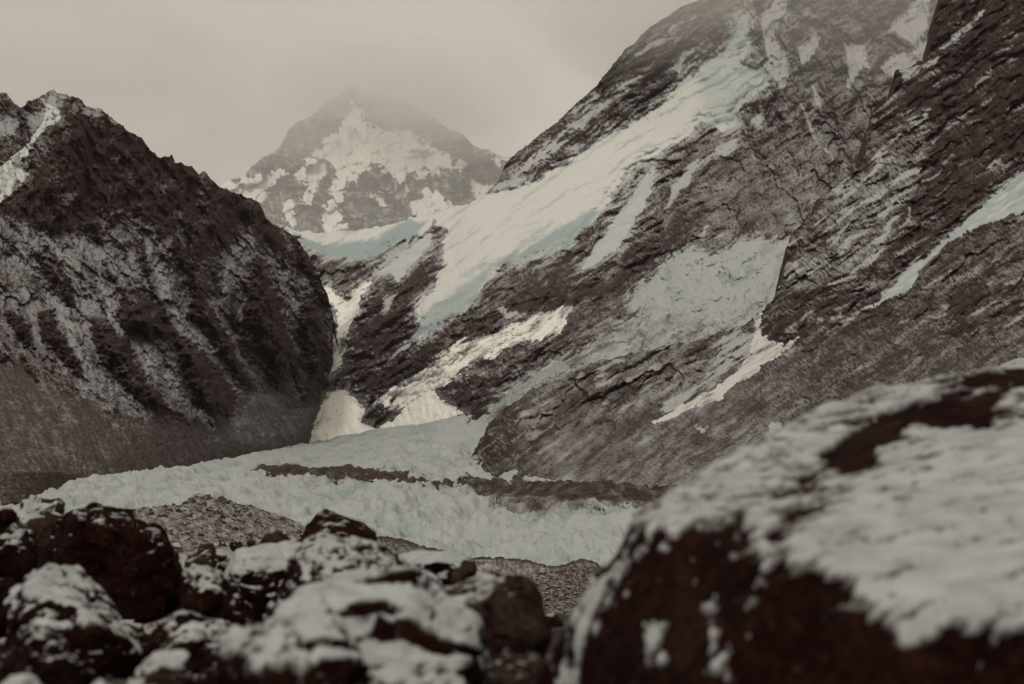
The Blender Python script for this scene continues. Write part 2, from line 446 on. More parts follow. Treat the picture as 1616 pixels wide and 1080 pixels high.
# hanging glacier from the col up the ramp to its tongue
hang = [(425, 345), (500, 355), (600, 345), (700, 318), (745, 310), (776, 302), (817, 297), (837, 287), (894, 258), (910, 241), (954, 211), (994, 197), (1027, 177), (1060, 147), (1087, 117), (1094, 121), (1114, 97),
        (1144, 77), (1160, 42), (1170, 23), (1184, 20), (1178, 57), (1184, 67), (1174, 93), (1204, 107), (1214, 120), (1207, 140), (1178, 160), (1160, 180), (1167, 194), (1137, 208), (1128, 200), (1107, 190), (1081, 217),
        (1060, 230), (1010, 260), (974, 290), (960, 317), (940, 341), (918, 368), (898, 387), (874, 403), (831, 413), (794, 417), (771, 437), (754, 467), (744, 480), (707, 497), (690, 520), (664, 534), (650, 538),
        (657, 517), (657, 477), (684, 457), (687, 443), (701, 417), (698, 390), (705, 363), (684, 347), (664, 373), (630, 380), (590, 407), (564, 410), (514, 400), (480, 388), (460, 370), (430, 353)]
sdH = G.sd(hang)
icefall = [(1262, 372), (1250, 397), (1232, 430), (1224, 464), (1212, 486), (1177, 507), (1134, 522), (1100, 536), (1050, 545), (1017, 552), (960, 575), (905, 590), (898, 570), (967, 531), (1014, 507), (1020, 487), (992, 482),
           (1010, 454), (1040, 424), (1080, 394), (1100, 397), (1134, 400), (1177, 383), (1207, 377), (1227, 384)]
sdI = G.sd(icefall)
chan = [(905, 562), (970, 534), (975, 546), (910, 580), (881, 592), (850, 605), (814, 632), (800, 655), (770, 660), (785, 628), (831, 600), (881, 573)]
sdC = G.sd(chan)
islpatch = [(680, 367), (683, 383), (662, 408), (640, 428), (627, 444), (620, 430), (594, 437), (617, 410), (644, 395), (664, 375)]
couloir = [(498, 443), (520, 455), (546, 474), (575, 445), (584, 447), (567, 480), (555, 510), (544, 545), (539, 582), (518, 589), (522, 560), (530, 520), (531, 490), (515, 470)]
coneA = [(532, 612), (547, 614), (575, 642), (571, 660), (596, 681), (600, 700), (485, 706), (490, 684), (510, 630)]
coneB = [(677, 612), (690, 625), (717, 643), (730, 652), (700, 672), (640, 690), (590, 690), (600, 676), (637, 646), (660, 620)]
ramp = [(894, 490), (880, 522), (844, 534), (800, 545), (751, 562), (720, 588), (690, 612), (662, 622), (630, 640), (597, 632), (650, 600), (690, 570), (724, 547), (791, 527), (847, 500)]
strip = [(1036, 256), (1026, 300), (1012, 335), (977, 390), (930, 424), (916, 428), (932, 395), (955, 365), (980, 328), (1005, 295)]
upper = [[(1230, -40), (1250, -40), (1245, 28), (1226, 32), (1222, 60), (1243, 87), (1250, 108), (1240, 134), (1231, 146), (1216, 125), (1204, 67), (1199, 30), (1215, 10)],
         [(1263, 77), (1290, 48), (1292, 70), (1280, 94), (1266, 108), (1258, 95)], [(1333, 73), (1360, 68), (1380, 108), (1363, 110), (1345, 132), (1333, 146), (1340, 110)],
         [(1387, 58), (1410, 50), (1430, 67), (1448, 77), (1463, 40), (1475, -20), (1490, -60), (1450, -60), (1440, 10), (1425, 25)], [(1455, 70), (1480, 60), (1480, 110), (1415, 130), (1392, 108), (1410, 92)],
         [(1282, 135), (1290, 140), (1300, 170), (1284, 165)], [(1265, 165), (1280, 195), (1290, 215), (1315, 250), (1300, 240), (1275, 205)], [(1260, -60), (1400, -60), (1390, -20), (1330, -5), (1270, -15)]]
ridgesnow = [[(778, 302), (800, 282), (820, 265), (860, 228), (894, 200), (947, 164), (987, 130), (1014, 120), (994, 140), (947, 180), (904, 214), (870, 247), (827, 277), (797, 302)],
             [(907, 174), (937, 144), (954, 144), (927, 170)], [(1000, 88), (1040, 55), (1045, 66), (1010, 95)], [(1050, 45), (1100, 18), (1095, 30), (1060, 52)], [(1060, 110), (1090, 72), (1095, 80), (1070, 118)], [(985, 260), (1010, 235), (1005, 260)]]
other = [[(1120, 240), (1160, 218), (1165, 232), (1140, 245)], [(1085, 262), (1130, 238), (1128, 245), (1090, 275)], [(1060, 290), (1100, 262), (1080, 300), (1050, 330)], [(1185, 187), (1210, 180), (1200, 210)],
         [(1098, 370), (1118, 348), (1110, 372)], [(780, 480), (800, 490), (830, 497), (805, 503), (790, 498)], [(604, 470), (625, 463), (612, 492), (604, 495)], [(645, 545), (640, 555), (620, 560), (640, 540)]]
sdS = {2: G.sd(islpatch), 3: G.sd(couloir), 4: G.sd(coneA), 5: np.maximum(G.sd(coneB), -60), 6: G.sd(strip)}
# big relief: ribs and buttresses
for ln, w, h in [([(684, 345), (700, 400), (640, 470), (590, 520), (555, 590)], 55, 60), ([(590, 440), (565, 520), (545, 600)], 30, 30), ([(500, 400), (520, 440), (545, 462)], 34, 26),
                 ([(1190, 30), (1215, 110), (1240, 170), (1260, 260), (1245, 360)], 70, 60), ([(1310, 110), (1330, 200), (1300, 290)], 60, 45), ([(1370, 115), (1400, 180), (1360, 260)], 50, 50),
                 ([(1110, 260), (1080, 330), (1000, 390), (920, 440), (850, 470)], 50, 35), ([(760, 480), (700, 545), (620, 590), (560, 612)], 36, 40), ([(900, 530), (820, 560), (750, 620)], 30, 25), ([(1150, 300), (1130, 370), (1040, 400)], 45, 30)]:
    G.rib(ln, w, h)
wx_, wy_ = G.warp(9, 80)
u, v = rot(wx_, wy_, -33)                  # beds dip down to the left
rk = ridged(u / 90, v / 26, 4, 100)
uu, vv = rot(wx_, wy_, 70)
rk2 = ridged(uu / 130, vv / 40, 5, 110)
rockmask = 1 - np.maximum.reduce([sstep(-2, 8, sdH), sstep(-2, 8, sdI), sstep(-2, 6, sdC)] + [sstep(-2, 6, q) for q in sdS.values()])
hi = sstep(1060, 1200, x) * sstep(420, 330, y)
G.push(rockmask * ((27 - 10 * hi) * rk + 26 * rk2 * hi + 16 * ridged(x / 70, y / 50, 5, 105)))
# thick ice
thick = 20 * sstep(0, 16, sdH) * (1 + 0.25 * fbm(x / 40, y / 40, 3, 120))
crev = ridged(*[q / s for q, s in zip(rot(x, y, -20), (70, 9))], 4, 130)
broken = sstep(34, 6, sdH) * sstep(-3, 4, sdH)
G.push(thick + sstep(0, 10, sdH) * (4.5 * crev * (0.3 + broken * 1.5) + 10 * fbm(u / 150, v / 26, 4, 140)))
xi, yi = rot(*G.warp(14, 30), -22)
ser = 0.65 * ridged(xi / 64, yi / 26, 5, 150, 0.55) + 0.35 * ridged(xi / 20, yi / 12, 4, 152, 0.55)
G.push(sstep(-2, 14, sdI) * (12 + 36 * ser) + 16 * np.clip(1 - dline([(1080, 396), (1050, 440), (1030, 480)], x, y)[0] / 34, 0, 1)); G.push(sstep(-2, 8, sdC) * (5 + 9 * ridged(x / 12, y / 9, 4, 155)))
G.push(14 * sstep(0, 30, sdS[4]) + 12 * sstep(0, 26, sdS[5]))
for k in (2, 3, 6): G.push(4 * sstep(0, 8, sdS[k]))
fine = fbm(u / 9, v / 5, 4, 160, 0.6)
icem = np.maximum(sstep(-2, 5, sdH), np.maximum(sstep(-2, 5, sdI), sstep(-2, 5, sdC)))
conem = np.maximum(sstep(-2, 8, sdS[4]), sstep(-2, 8, sdS[5]))
G.push(conem * (4 * fbm(x / 10, y / 8, 4, 175) + 6 * ridged(rot(x, y, 75)[0] / 60, rot(x, y, 75)[1] / 9, 4, 174)))
jx, jy = G.warp(6, 24); fu, fv = rot(jx, jy, -33); gu_, gv_ = rot(jx, jy, 68)
var = sstep(-0.35, 0.45, fbm(x / 80, y / 60, 3, 241))
G.push(rockmask * (13 * facet(fu / 190, fv / 62, 234) + (1 - hi) * (11 * facet(fu / 70, fv / 24, 235) + (2 + 9 * var) * facet(fu / 26, fv / 10, 236) + 4 * var * facet(fu / 10, fv / 5, 237))))
G.push(rockmask * hi * (12 * facet(gu_ / 60, gv_ / 30, 238) + (1 + 6 * var) * facet(gu_ / 22, gv_ / 12, 239) + 2 * var * facet(gu_ / 9, gv_ / 6, 240)))
G.finish(rockmask * (1.2 * fine + 0.9 * fbm(x / 4, y / 4, 2, 165)) + icem * 0.9 * fbm(x / 7, y / 7, 3, 170) + sstep(-2, 5, sdI) * 1.1 * ridged(xi / 14, yi / 7, 3, 172))
nz = G.N[..., 2]
st1 = fbm(u / 46, v / 4.5, 5, 180, 0.65)
lvl = 0.15 + 0.10 * sstep(500, 250, y) + 0.10 * sstep(1080, 1250, x) * sstep(420, 300, y)
lvl = lvl - 0.18 * sstep(-10, 15, G.sd([(800, 255), (960, 110), (1180, 10), (1100, 120), (990, 200), (900, 250), (830, 285)])) * sstep(0.0, -0.3, st1)
lvl = lvl - 0.22 * sstep(-8, 8, G.sd([(540, 605), (640, 580), (720, 530), (830, 500), (900, 470), (880, 490), (760, 545), (690, 580), (600, 610)]))
lvl = lvl - 0.15 * sstep(-8, 8, G.sd([(760, 480), (830, 420), (960, 345), (1010, 390), (1100, 350), (1120, 370), (1000, 450), (900, 480), (800, 490)]))
lvl = lvl - 0.15 * sstep(-6, 6, G.sd([(664, 373), (684, 345), (706, 365), (700, 425), (690, 450), (640, 475), (590, 530), (555, 600), (575, 480), (640, 430), (680, 385)]))
lvl = lvl + (0.22 - 0.1 * hi) * fbm(u / 130, v / 26, 4, 186) - 0.05 * hi
G.snow = lvl + 0.8 * (nz - 0.55) - 0.24 * (rk - 0.35) * (1 - hi) - 0.22 * (rk2 - 0.35) * hi + (0.34 - 0.14 * hi) * st1 + 0.12 * fbm(x / 18, y / 18, 3, 185) + 0.14 * fbm(x / 3.5, y / 3, 2, 187)
for p in upper: G.snow = np.maximum(G.snow, 1.3 * sstep(-4, 5, G.sd(p) + 5 * fbm(uu / 40, vv / 5, 3, 190)))
for p in ridgesnow: G.snow = np.maximum(G.snow, 1.2 * sstep(-3, 4, G.sd(p) + 9 * st1))
for p in other: G.snow = np.maximum(G.snow, 1.1 * sstep(-4, 3, G.sd(p) + 7 * st1))
sr = G.sd(ramp) + 12 * st1 + 4
G.snow = np.clip(np.maximum(G.snow, 1.25 * sstep(-3, 3, sr)), 0, 1.3)
G.snow = np.maximum(G.snow, 0.55 * sstep(-25, 5, np.maximum(sdS[4], sdS[5])))
halo = np.maximum.reduce([sdH, sdI, sdC, sdS[2], sdS[3], sdS[6]])
G.snow = np.clip(G.snow + 0.45 * sstep(-16, 0, halo + 14 * st1), 0, 1.3)
ste = fbm(u / 46, v / 7, 3, 181, 0.5)
G.soft = {k_: sdS[k_] + 4 * ste for k_ in sdS}
G.soft[7] = G.sd(ramp) + 12 * ste + 3; G.soft[8] = sdI + 11 * ste + 4 * fbm(x / 16, y / 12, 3, 182); G.soft[9] = sdC + 3 * ste
G.soft[1] = sdH + 6 * ste * sstep(3, 12, y - np.interp(x, [410, 500, 600, 700, 745, 770, 800], [345, 366, 356, 331, 320, 300, 250]))
b = np.zeros(x.shape, np.int32)
for k_ in (7, 6, 3, 2, 4, 5, 9, 8, 1): b[G.soft[k_] > -2] = k_
steep = sstep(0.62, 0.28, nz)
colice = sstep(-6, 6, G.sd([(480, 392), (470, 374), (500, 384), (540, 388), (590, 376), (640, 352), (670, 348), (660, 375), (630, 382), (590, 410), (564, 414), (514, 404)]))
tongue = sstep(-6, 8, G.sd([(775, 415), (840, 385), (900, 350), (930, 330), (945, 340), (900, 390), (830, 418), (780, 425), (750, 480), (690, 525), (655, 538), (670, 500), (720, 455)]))
G.ice = np.clip(0.12 + 0.45 * steep * sstep(45, 5, sdH) + 0.75 * colice + 0.55 * tongue, 0, 1.1)
G.ice = np.where(b == 8, 0.34 + 0.9 * (0.3 - ser) + 0.3 * fbm(xi / 50, yi / 20, 3, 159), G.ice)  # icefall hollows tinted bluer, painting in serac shading the soft light loses
G.ice = np.where(b == 9, 0.45, G.ice); G.ice = np.where((b == 6) | (b == 2), 0.5, G.ice); G.ice = np.where((b == 4) | (b == 5) | (b == 3) | (b == 7), 0.02, G.ice)
G.ice = np.where(b == 1, G.ice + 0.35 * sstep(1080, 1120, x) * sstep(205, 190, y), G.ice)
G.ice = np.where(b == 1, G.ice + 0.38 * sstep(0.05, 0.5, fbm(u / 110, v / 9, 4, 192, 0.55)), G.ice)
G.dirt = np.where(b == 1, 0.25 * broken * sstep(0.1, 0.6, -crev), 0)
G.dirt = np.where(b == 8, 0.08 + 0.24 * sstep(0.2, -0.4, ser) + 0.35 * sstep(455, 520, y + 30 * st1) + 0.3 * fbm(xi / 60, yi / 14, 4, 158), G.dirt)  # includes painted shade in the serac hollows, besides debris and the dirty lower band
G.dirt = np.where(b == 9, 0.42, G.dirt); G.dirt = np.where((b == 4) | (b == 5), 0.12 + 0.3 * fbm(rot(x, y, 75)[0] / 40, rot(x, y, 75)[1] / 6, 4, 193) + 0.3 * fbm(x / 9, y / 7, 4, 194), G.dirt); G.dirt = np.where((b == 7) | (b == 3), 0.30 + 0.6 * st1, G.dirt); G.dirt = np.where((b == 6) | (b == 2), 0.12 + 0.3 * st1, G.dirt)
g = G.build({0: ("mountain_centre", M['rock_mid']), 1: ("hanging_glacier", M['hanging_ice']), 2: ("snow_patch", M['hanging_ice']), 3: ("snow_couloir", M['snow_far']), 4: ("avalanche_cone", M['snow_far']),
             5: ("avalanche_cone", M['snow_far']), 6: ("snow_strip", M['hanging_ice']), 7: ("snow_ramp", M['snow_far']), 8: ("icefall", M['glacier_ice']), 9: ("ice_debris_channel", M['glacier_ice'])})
tag(g[0], "grey rock face dusted with snow, rising right of the icy col into cloud", "mountain", kind='structure')
for k, lab, cat in [(1, "long hanging glacier draped from the col up the rock face, with blue ice cliffs", "glacier"), (2, "slanting pale snow patch on the dark rock rib below the col", "snow patch"),
                    (3, "narrow forked snow couloir running down between the dark rock ribs", "snow gully"), (4, "bright white avalanche cone under the forked couloir, at the dark mountain's foot", "snow cone"),
                    (5, "bright white avalanche cone below the streaked snow ramp, right of the couloir's cone", "snow cone"), (6, "smooth grey-white snow strip on the rock just below the hanging glacier", "snow patch"),
                    (7, "streaked white snow ramp slanting across the dark rock to an avalanche cone", "snow field"), (8, "broken blue-white icefall pouring from behind the dark right buttress", "icefall"),
                    (9, "thin ribbon of ice rubble joining the icefall to the glacier", "ice debris")]:
    if k in g: tag(g[k], lab, cat, kind='structure')

# ------------------------------------------------------------------ left mountain
ridgeE = [(-70, 175), (-40, 150), (0, 146), (8, 147), (20, 160), (32, 168), (45, 162), (60, 154), (72, 150), (83, 140), (92, 147), (104, 149), (112, 151), (128, 160), (135, 168), (160, 172), (172, 185), (185, 191), (205, 206),
          (222, 216), (235, 233), (252, 248), (264, 246), (268, 245), (275, 258), (285, 257), (290, 261), (305, 264), (315, 272), (323, 268), (330, 276), (338, 286), (350, 295), (365, 302), (385, 309), (405, 318), (413, 328), (422, 342),
          (430, 353), (445, 361), (460, 368), (473, 380), (480, 392), (487, 402), (492, 418), (500, 430), (508, 443), (514, 458), (519, 474), (524, 492), (527, 510), (529, 530)]
baseE = [(-70, 785), (0, 775), (150, 768), (300, 750), (400, 732), (480, 712), (489, 690), (500, 648), (513, 606), (524, 580), (529, 560)]
ctrlE = [(-70, 760, 920), (0, 745, 960), (150, 742, 1000), (300, 728, 1150), (400, 712, 1400), (490, 692, 1780), (530, 620, 1880), (-70, 165, 1500), (85, 145, 1560), (200, 205, 1620), (300, 262, 1720), (400, 318, 1850), (430, 352, 1900), (490, 410, 1950),
         (541, 540, 1960), (0, 450, 1270), (200, 450, 1370), (350, 480, 1570), (450, 500, 1760), (250, 620, 1190), (400, 620, 1560), (80, 620, 1080)]
E = Layer(-70, 525, ridgeE, baseE, ctrlE, 1.6, (3.2, 13), 23)
x, y = E.px, E.py
darkribs = [[(55, 399), (70, 392), (86, 402), (107, 439), (129, 494), (117, 488), (95, 462), (80, 439)], [(6, 488), (25, 488), (40, 515), (52, 549), (37, 543), (18, 515)], [(61, 494), (86, 494), (98, 525), (118, 560), (140, 605), (110, 580), (67, 537)],
            [(138, 500), (166, 503), (184, 525), (202, 531), (215, 574), (245, 617), (284, 652), (245, 641), (202, 617), (170, 580), (153, 549)], [(193, 452), (203, 460), (212, 458), (239, 469), (264, 500), (277, 525), (258, 537), (227, 525), (205, 530), (184, 506)],
            [(270, 525), (307, 537), (330, 560), (344, 580), (371, 618), (368, 656), (331, 655), (307, 635), (288, 586)], [(239, 445), (247, 460), (272, 502), (256, 496)], [(301, 418), (316, 460), (346, 506), (370, 549), (401, 612), (387, 604), (350, 567), (319, 518), (293, 494), (304, 457)],
            [(402, 408), (420, 430), (440, 470), (452, 520), (474, 575), (452, 604), (425, 575), (402, 535), (383, 505), (390, 455)], [(470, 500), (486, 464), (500, 498), (513, 538), (519, 578), (495, 602), (480, 560)], [(436, 560), (450, 600), (440, 618), (415, 592)], [(368, 488), (378, 500), (392, 548), (404, 580), (388, 560), (374, 520)], [(270, 365), (288, 389), (309, 420), (295, 442), (276, 402)], [(219, 362), (228, 400), (236, 440), (247, 466), (238, 455), (224, 415)],
            [(479, 383), (509, 439), (528, 475), (515, 490), (485, 439), (466, 402)], [(32, 560), (45, 575), (58, 600), (40, 585)], [(160, 402), (172, 420), (180, 446), (168, 432)], [(330, 420), (342, 440), (350, 470), (338, 455)], [(-40, 520), (-20, 530), (10, 570), (-20, 555)], [(-60, 430), (-20, 440), (0, 470), (-30, 465)]]
wall = [(-80, 300), (10, 322), (40, 300), (75, 240), (100, 190), (95, 150), (130, 150), (200, 195), (270, 240), (340, 280), (420, 330), (440, 362), (500, 425), (470, 425), (430, 395), (395, 360), (370, 385), (310, 412), (300, 400), (280, 360),
        (255, 380), (240, 350), (205, 345), (150, 362), (120, 372), (60, 365), (35, 345), (-80, 345)]
apron = [[(-80, 350), (40, 352), (110, 372), (160, 375), (180, 410), (185, 450), (150, 470), (120, 450), (100, 400), (60, 390), (20, 420), (-80, 430)], [(190, 335), (250, 400), (290, 470), (240, 480), (210, 440), (185, 385)],
         [(320, 415), (350, 385), (385, 360), (392, 385), (365, 430), (345, 470), (320, 440)], [(120, 430), (150, 440), (195, 500), (200, 526), (175, 522), (140, 480)], [(250, 470), (280, 480), (300, 525), (330, 545), (390, 610), (420, 600), (400, 640), (380, 620), (330, 570), (275, 530)],
         [(210, 530), (235, 545), (262, 575), (310, 640), (290, 650), (250, 600)], [(100, 535), (125, 540), (150, 590), (200, 630), (170, 620), (130, 590)]]
jag = 7 * fbm(x / 16, y / 12, 4, 195, 0.6)
sdR = np.maximum.reduce([E.sd(p) for p in darkribs]) + jag; sdW = E.sd(wall) + jag
sdA = np.maximum.reduce([E.sd(p) for p in apron])
rgE = ridged(x / 26, y / 34, 4, 199)
# relief: every dark rib stands out, its crest along the upper edge
for p in darkribs:
    q = E.sd(p, 40) + jag; E.push(3.6 * np.clip(q + 2, 0, 22) * (1 + 0.4 * rgE))
for ln, w, h in [([(83, 140), (110, 300), (160, 420)], 60, 40), ([(200, 205), (230, 330), (290, 420)], 60, 35), ([(330, 280), (330, 350), (300, 420)], 50, 35), ([(430, 355), (400, 420)], 45, 30), ([(130, 170), (60, 330)], 50, 30), ([(265, 250), (270, 380)], 30, 20), ([(385, 310), (400, 400)], 30, 20)]:
    E.rib(ln, w, h)
wx_, wy_ = E.warp(7, 70)
u, v = rot(wx_, wy_, 62)
sg = sstep(10, -14, sdR)
screel = np.interp(x, [-70, 0, 60, 120, 200, 280, 330, 400, 440, 520], [540, 560, 590, 625, 645, 665, 672, 615, 615, 640])
scr = sstep(-14, 22, y - screel + 14 * fbm(x / 40, y / 40, 3, 208)) * sstep(4, -4, sdR)
gullies = [([(37, 365), (67, 396), (104, 439), (141, 488), (184, 518), (202, 529)], 20), ([(-40, 463), (0, 463), (37, 466), (55, 494), (62, 530)], 12), ([(67, 463), (92, 490), (118, 520)], 11), ([(104, 537), (135, 580), (172, 617), (215, 650)], 14),
           ([(123, 359), (150, 400), (178, 455), (190, 470)], 22), ([(227, 365), (252, 463), (288, 518), (331, 549), (356, 586), (376, 620)], 14), ([(215, 543), (245, 580), (276, 617), (310, 640)], 13), ([(393, 359), (356, 414), (344, 475), (362, 518), (393, 574), (408, 614)], 15),
           ([(417, 396), (440, 430), (456, 455), (463, 484)], 11), ([(487, 420), (508, 455), (518, 485)], 9), ([(300, 380), (285, 420), (300, 470), (340, 530)], 11), ([(160, 380), (200, 440), (215, 470)], 12), ([(20, 400), (60, 430), (80, 470)], 12), ([(380, 470), (372, 505), (398, 555)], 9)]
gu = np.zeros(x.shape)
for ln, w_ in gullies:
    d_, t_ = dline(ln, E.wx, E.wy); gu = np.maximum(gu, np.clip(1.25 - d_ / w_, 0, 1))
    E.push(-26 * np.clip(1 - d_ / (1.9 * w_), 0, 1))
macro = ridged(u / 240, v / 58, 3, 198)
mid = ridged(u / 110, v / 34, 4, 200)
below = sstep(-10, 40, y - np.interp(x, [-70, 0, 150, 300, 400, 520], [330, 335, 345, 370, 350, 400]))
E.push(20 * macro * below * (1 - 0.8 * scr))
E.push((1 - 0.75 * scr) * (28 * mid) + 5 * ridged(u / 90, v / 26, 4, 203) * scr + 26 * ridged(x / 40, y / 60, 5, 204) * sstep(-5, 15, sdW))
gully = [(76, 168), (97, 170), (90, 190), (72, 205), (52, 228), (38, 250), (22, 270), (47, 274), (30, 296), (12, 314), (-80, 345), (-80, 300), (0, 264), (33, 234), (66, 197)]
sdG = E.sd(gully)
ua, va = rot(wx_, wy_, 18)
st = fbm(ua / 22, va / 3.6, 5, 210, 0.65); stv = fbm(u / 60, v / 6, 4, 214, 0.6)
jx, jy = E.warp(5, 22); fu, fv = rot(jx, jy, 62)
E.push((1 - 0.85 * scr) * (14 * facet(fu / 70, fv / 28, 230) + 9 * facet(fu / 28, fv / 11, 231) + 3 * facet(fu / 9, fv / 5, 232)))
E.finish((1 - 0.5 * scr) * (1.2 * fbm(ua / 12, va / 7, 4, 215, 0.6) + 0.6 * fbm(x / 4, y / 4, 2, 216)) + 0.8 * scr * fbm(x / 5, y / 5, 3, 217))
nz = E.N[..., 2]
lvl = 0.52 - 0.50 * sstep(-1.5, 1.5, sdR + 2 * st) - (0.40 + 0.36 * fbm(x / 40, y / 30, 3, 221)) * sstep(-6, 6, sdW + 7 * st) + 0.16 * fbm(u / 120, v / 30, 4, 222) + 0.10 * sstep(-10, 10, sdA) - 0.40 * scr
E.snow = lvl + 0.5 * (nz - 0.6) - (0.15 * (macro - 0.35) * below + 0.22 * (mid - 0.35)) * (1 - 0.7 * scr) + 0.16 * sstep(0.1, 0.8, gu + 0.25 * st) + 0.20 * st + 0.12 * stv * (1 - scr) + 0.10 * fbm(x / 25, y / 25, 3, 218) + 0.14 * fbm(x / 3.5, y / 3, 2, 219)
for p in [[(60, 156), (80, 152), (110, 150), (104, 160), (85, 172), (70, 172)], [(132, 168), (160, 172), (165, 180), (140, 186), (130, 178)], [(172, 186), (184, 191), (180, 196), (170, 192)], [(-70, 190), (0, 180), (30, 190), (20, 215), (-70, 225)], [(45, 185), (75, 170), (70, 195), (50, 210)]]:
    E.snow = np.maximum(E.snow, 1.3 * sstep(-4, 4, E.sd(p) + 6 * st))
E.snow = np.clip(E.snow + scr * (0.10 * sstep(0.1, 0.5, stv) + 0.22 * fbm(x / 30, y / 16, 4, 224, 0.6)), 0, 1.2)
E.snow = E.snow + 0.34 * sstep(-20, 20, E.sd([(380, 625), (415, 605), (470, 640), (500, 640), (490, 692), (400, 705), (330, 700), (350, 670)])) * scr  # paler scree fan, lightened with snow tone where the sun misses it
E.scree = np.clip(scr * (0.55 + 0.5 * stv) + 0.22 * sstep(5, -8, sdR) * sstep(5, -8, sdW), 0, 1)
E.soft[1] = sdG + 3 * fbm(x / 14, y / 10, 3, 223)
E.ice = np.full(x.shape, 0.3)
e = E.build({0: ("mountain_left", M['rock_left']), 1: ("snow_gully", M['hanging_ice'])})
tag(e[0], "dark brown ribbed mountain with jagged ridge and grey scree, left of the glacier", "mountain", kind='structure')
tag(e[1], "white snow gully below the highest crag of the dark ribbed mountain", "snow gully", kind='structure')

# ------------------------------------------------------------------ right buttress, scree slope and rock knoll
ridgeF = [(738, 730), (748, 712), (755, 698), (765, 675), (780, 655), (800, 637), (830, 618), (870, 594), (910, 582), (960, 566), (1000, 556), (1050, 546), (1100, 538), (1134, 526), (1165, 515), (1190, 505), (1200, 495), (1206, 484), (1222, 470),
          (1228, 450), (1230, 425), (1240, 400), (1252, 372), (1268, 345), (1290, 318), (1310, 296), (1335, 278), (1352, 255), (1362, 225), (1368, 200), (1378, 175), (1395, 160), (1412, 145), (1416, 112), (1440, 104), (1462, 92), (1468, 70), (1472, 40), (1480, 5), (1490, -30), (1530, -80), (1720, -160)]
baseF = [(738, 735), (760, 740), (800, 760), (850, 785), (900, 800), (1000, 800), (1100, 850), (1200, 900), (1720, 960)]
ctrlF = [(745, 715, 1290), (760, 728, 1150), (830, 752, 910), (900, 765, 800), (1050, 780, 700), (1150, 790, 640), (1400, 760, 520), (1700, 740, 430), (780, 655, 1340), (870, 594, 1380), (1050, 548, 1350), (1150, 525, 1340), (1225, 450, 1400), (1300, 300, 1560), (1415, 120, 1680), (1480, 0, 1720),
         (1720, -100, 1500), (1616, 100, 1400), (1616, 300, 1150), (1450, 300, 1330), (1350, 420, 1230), (1300, 560, 1040), (1100, 660, 1000), (950, 690, 1080), (1500, 560, 820), (1400, 660, 720), (1700, 500, 720), (1250, 690, 820), (1400, 950, 400), (1700, 950, 320), (1150, 880, 545)]
Fm = Layer(738, 1720, ridgeF, baseF, ctrlF, 1.85, (5, 20), 37, jit=9.0)
x, y = Fm.px, Fm.py
gul = [(1205, 486), (1198, 505), (1199, 525), (1212, 540), (1235, 543), (1267, 530), (1258, 540), (1220, 566), (1175, 600), (1130, 632), (1067, 655), (1034, 668), (1028, 664), (1074, 640), (1117, 618), (1160, 590), (1185, 560), (1190, 530), (1190, 500)]
fan = [(1195, 495), (1205, 545), (1180, 575), (1120, 615), (1060, 650), (1040, 640), (1090, 605), (1120, 580), (1080, 600), (1110, 565), (1150, 530)]
ribbon = [(1720, 205), (1660, 235), (1616, 264), (1590, 284), (1570, 305), (1530, 345), (1480, 388), (1440, 420), (1412, 448), (1385, 474), (1368, 487), (1395, 475), (1420, 466), (1440, 448), (1452, 430), (1466, 410), (1500, 382), (1540, 359), (1590, 340), (1616, 332), (1720, 290)]
sdg, sdf, sdb = Fm.sd(gul), Fm.sd(fan), Fm.sd(ribbon)
wx_, wy_ = Fm.warp(7, 80)
u, v = rot(wx_, wy_, -34)
cliffs = [[(1205, 500), (1215, 480), (1250, 475), (1285, 490), (1280, 520), (1262, 532), (1235, 543), (1212, 538), (1199, 522)], [(1465, 75), (1480, -100), (1720, -160), (1720, 200), (1616, 255), (1540, 320), (1450, 400), (1420, 420), (1425, 370), (1440, 315), (1465, 250), (1470, 180), (1450, 150), (1420, 130)],
          [(750, 712), (765, 680), (800, 672), (850, 668), (880, 672), (855, 705), (820, 728), (775, 730)], [(1425, 330), (1445, 310), (1438, 370), (1418, 400)], [(1500, 470), (1540, 460), (1550, 520), (1505, 530)], [(1228, 430), (1255, 370), (1300, 330), (1320, 340), (1290, 380), (1250, 450)]]
sdc = np.maximum.reduce([Fm.sd(p) for p in cliffs]) + 16 * fbm(x / 45, y / 32, 4, 355, 0.6)
Fm.push(34 * sstep(-5, 22, Fm.sd(cliffs[0])) + 22 * sstep(-6, 30, Fm.sd(cliffs[2])) + 26 * sstep(-6, 20, Fm.sd(cliffs[3])) + 10 * sstep(-6, 20, Fm.sd(cliffs[4])))
for ln, w, h in [([(1480, 10), (1475, 200), (1430, 340), (1395, 460)], 60, 55), ([(1640, 60), (1560, 240), (1480, 360)], 70, 40), ([(1360, 250), (1330, 380), (1300, 480)], 45, 30), ([(1616, 360), (1520, 480), (1400, 560), (1250, 640)], 70, 40), ([(790, 650), (900, 610), (1000, 600)], 40, 22), ([(1300, 320), (1260, 400), (1240, 470)], 36, 30)]:
    Fm.rib(ln, w, h)
scr = sstep(-20, 30, y - np.interp(x, [738, 880, 1000, 1100, 1250, 1400, 1616, 1720], [740, 690, 640, 600, 545, 500, 520, 520]) + 12 * fbm(x / 40, y / 40, 3, 300)) * sstep(4, -6, sdc)
rk = ridged(u / 110, v / 22, 4, 310); rkv = ridged(x / 30, y / 110, 5, 315)
sn_m = np.maximum(sstep(-2, 6, sdg), sstep(-2, 6, sdb))
Fm.push((1 - sn_m) * ((1 - 0.72 * scr) * 28 * rk + 20 * rkv * sstep(0, 20, sdc) + (7 * ridged(u / 60, v / 18, 4, 322) + 4 * fbm(x / 14, y / 10, 4, 320)) * scr))
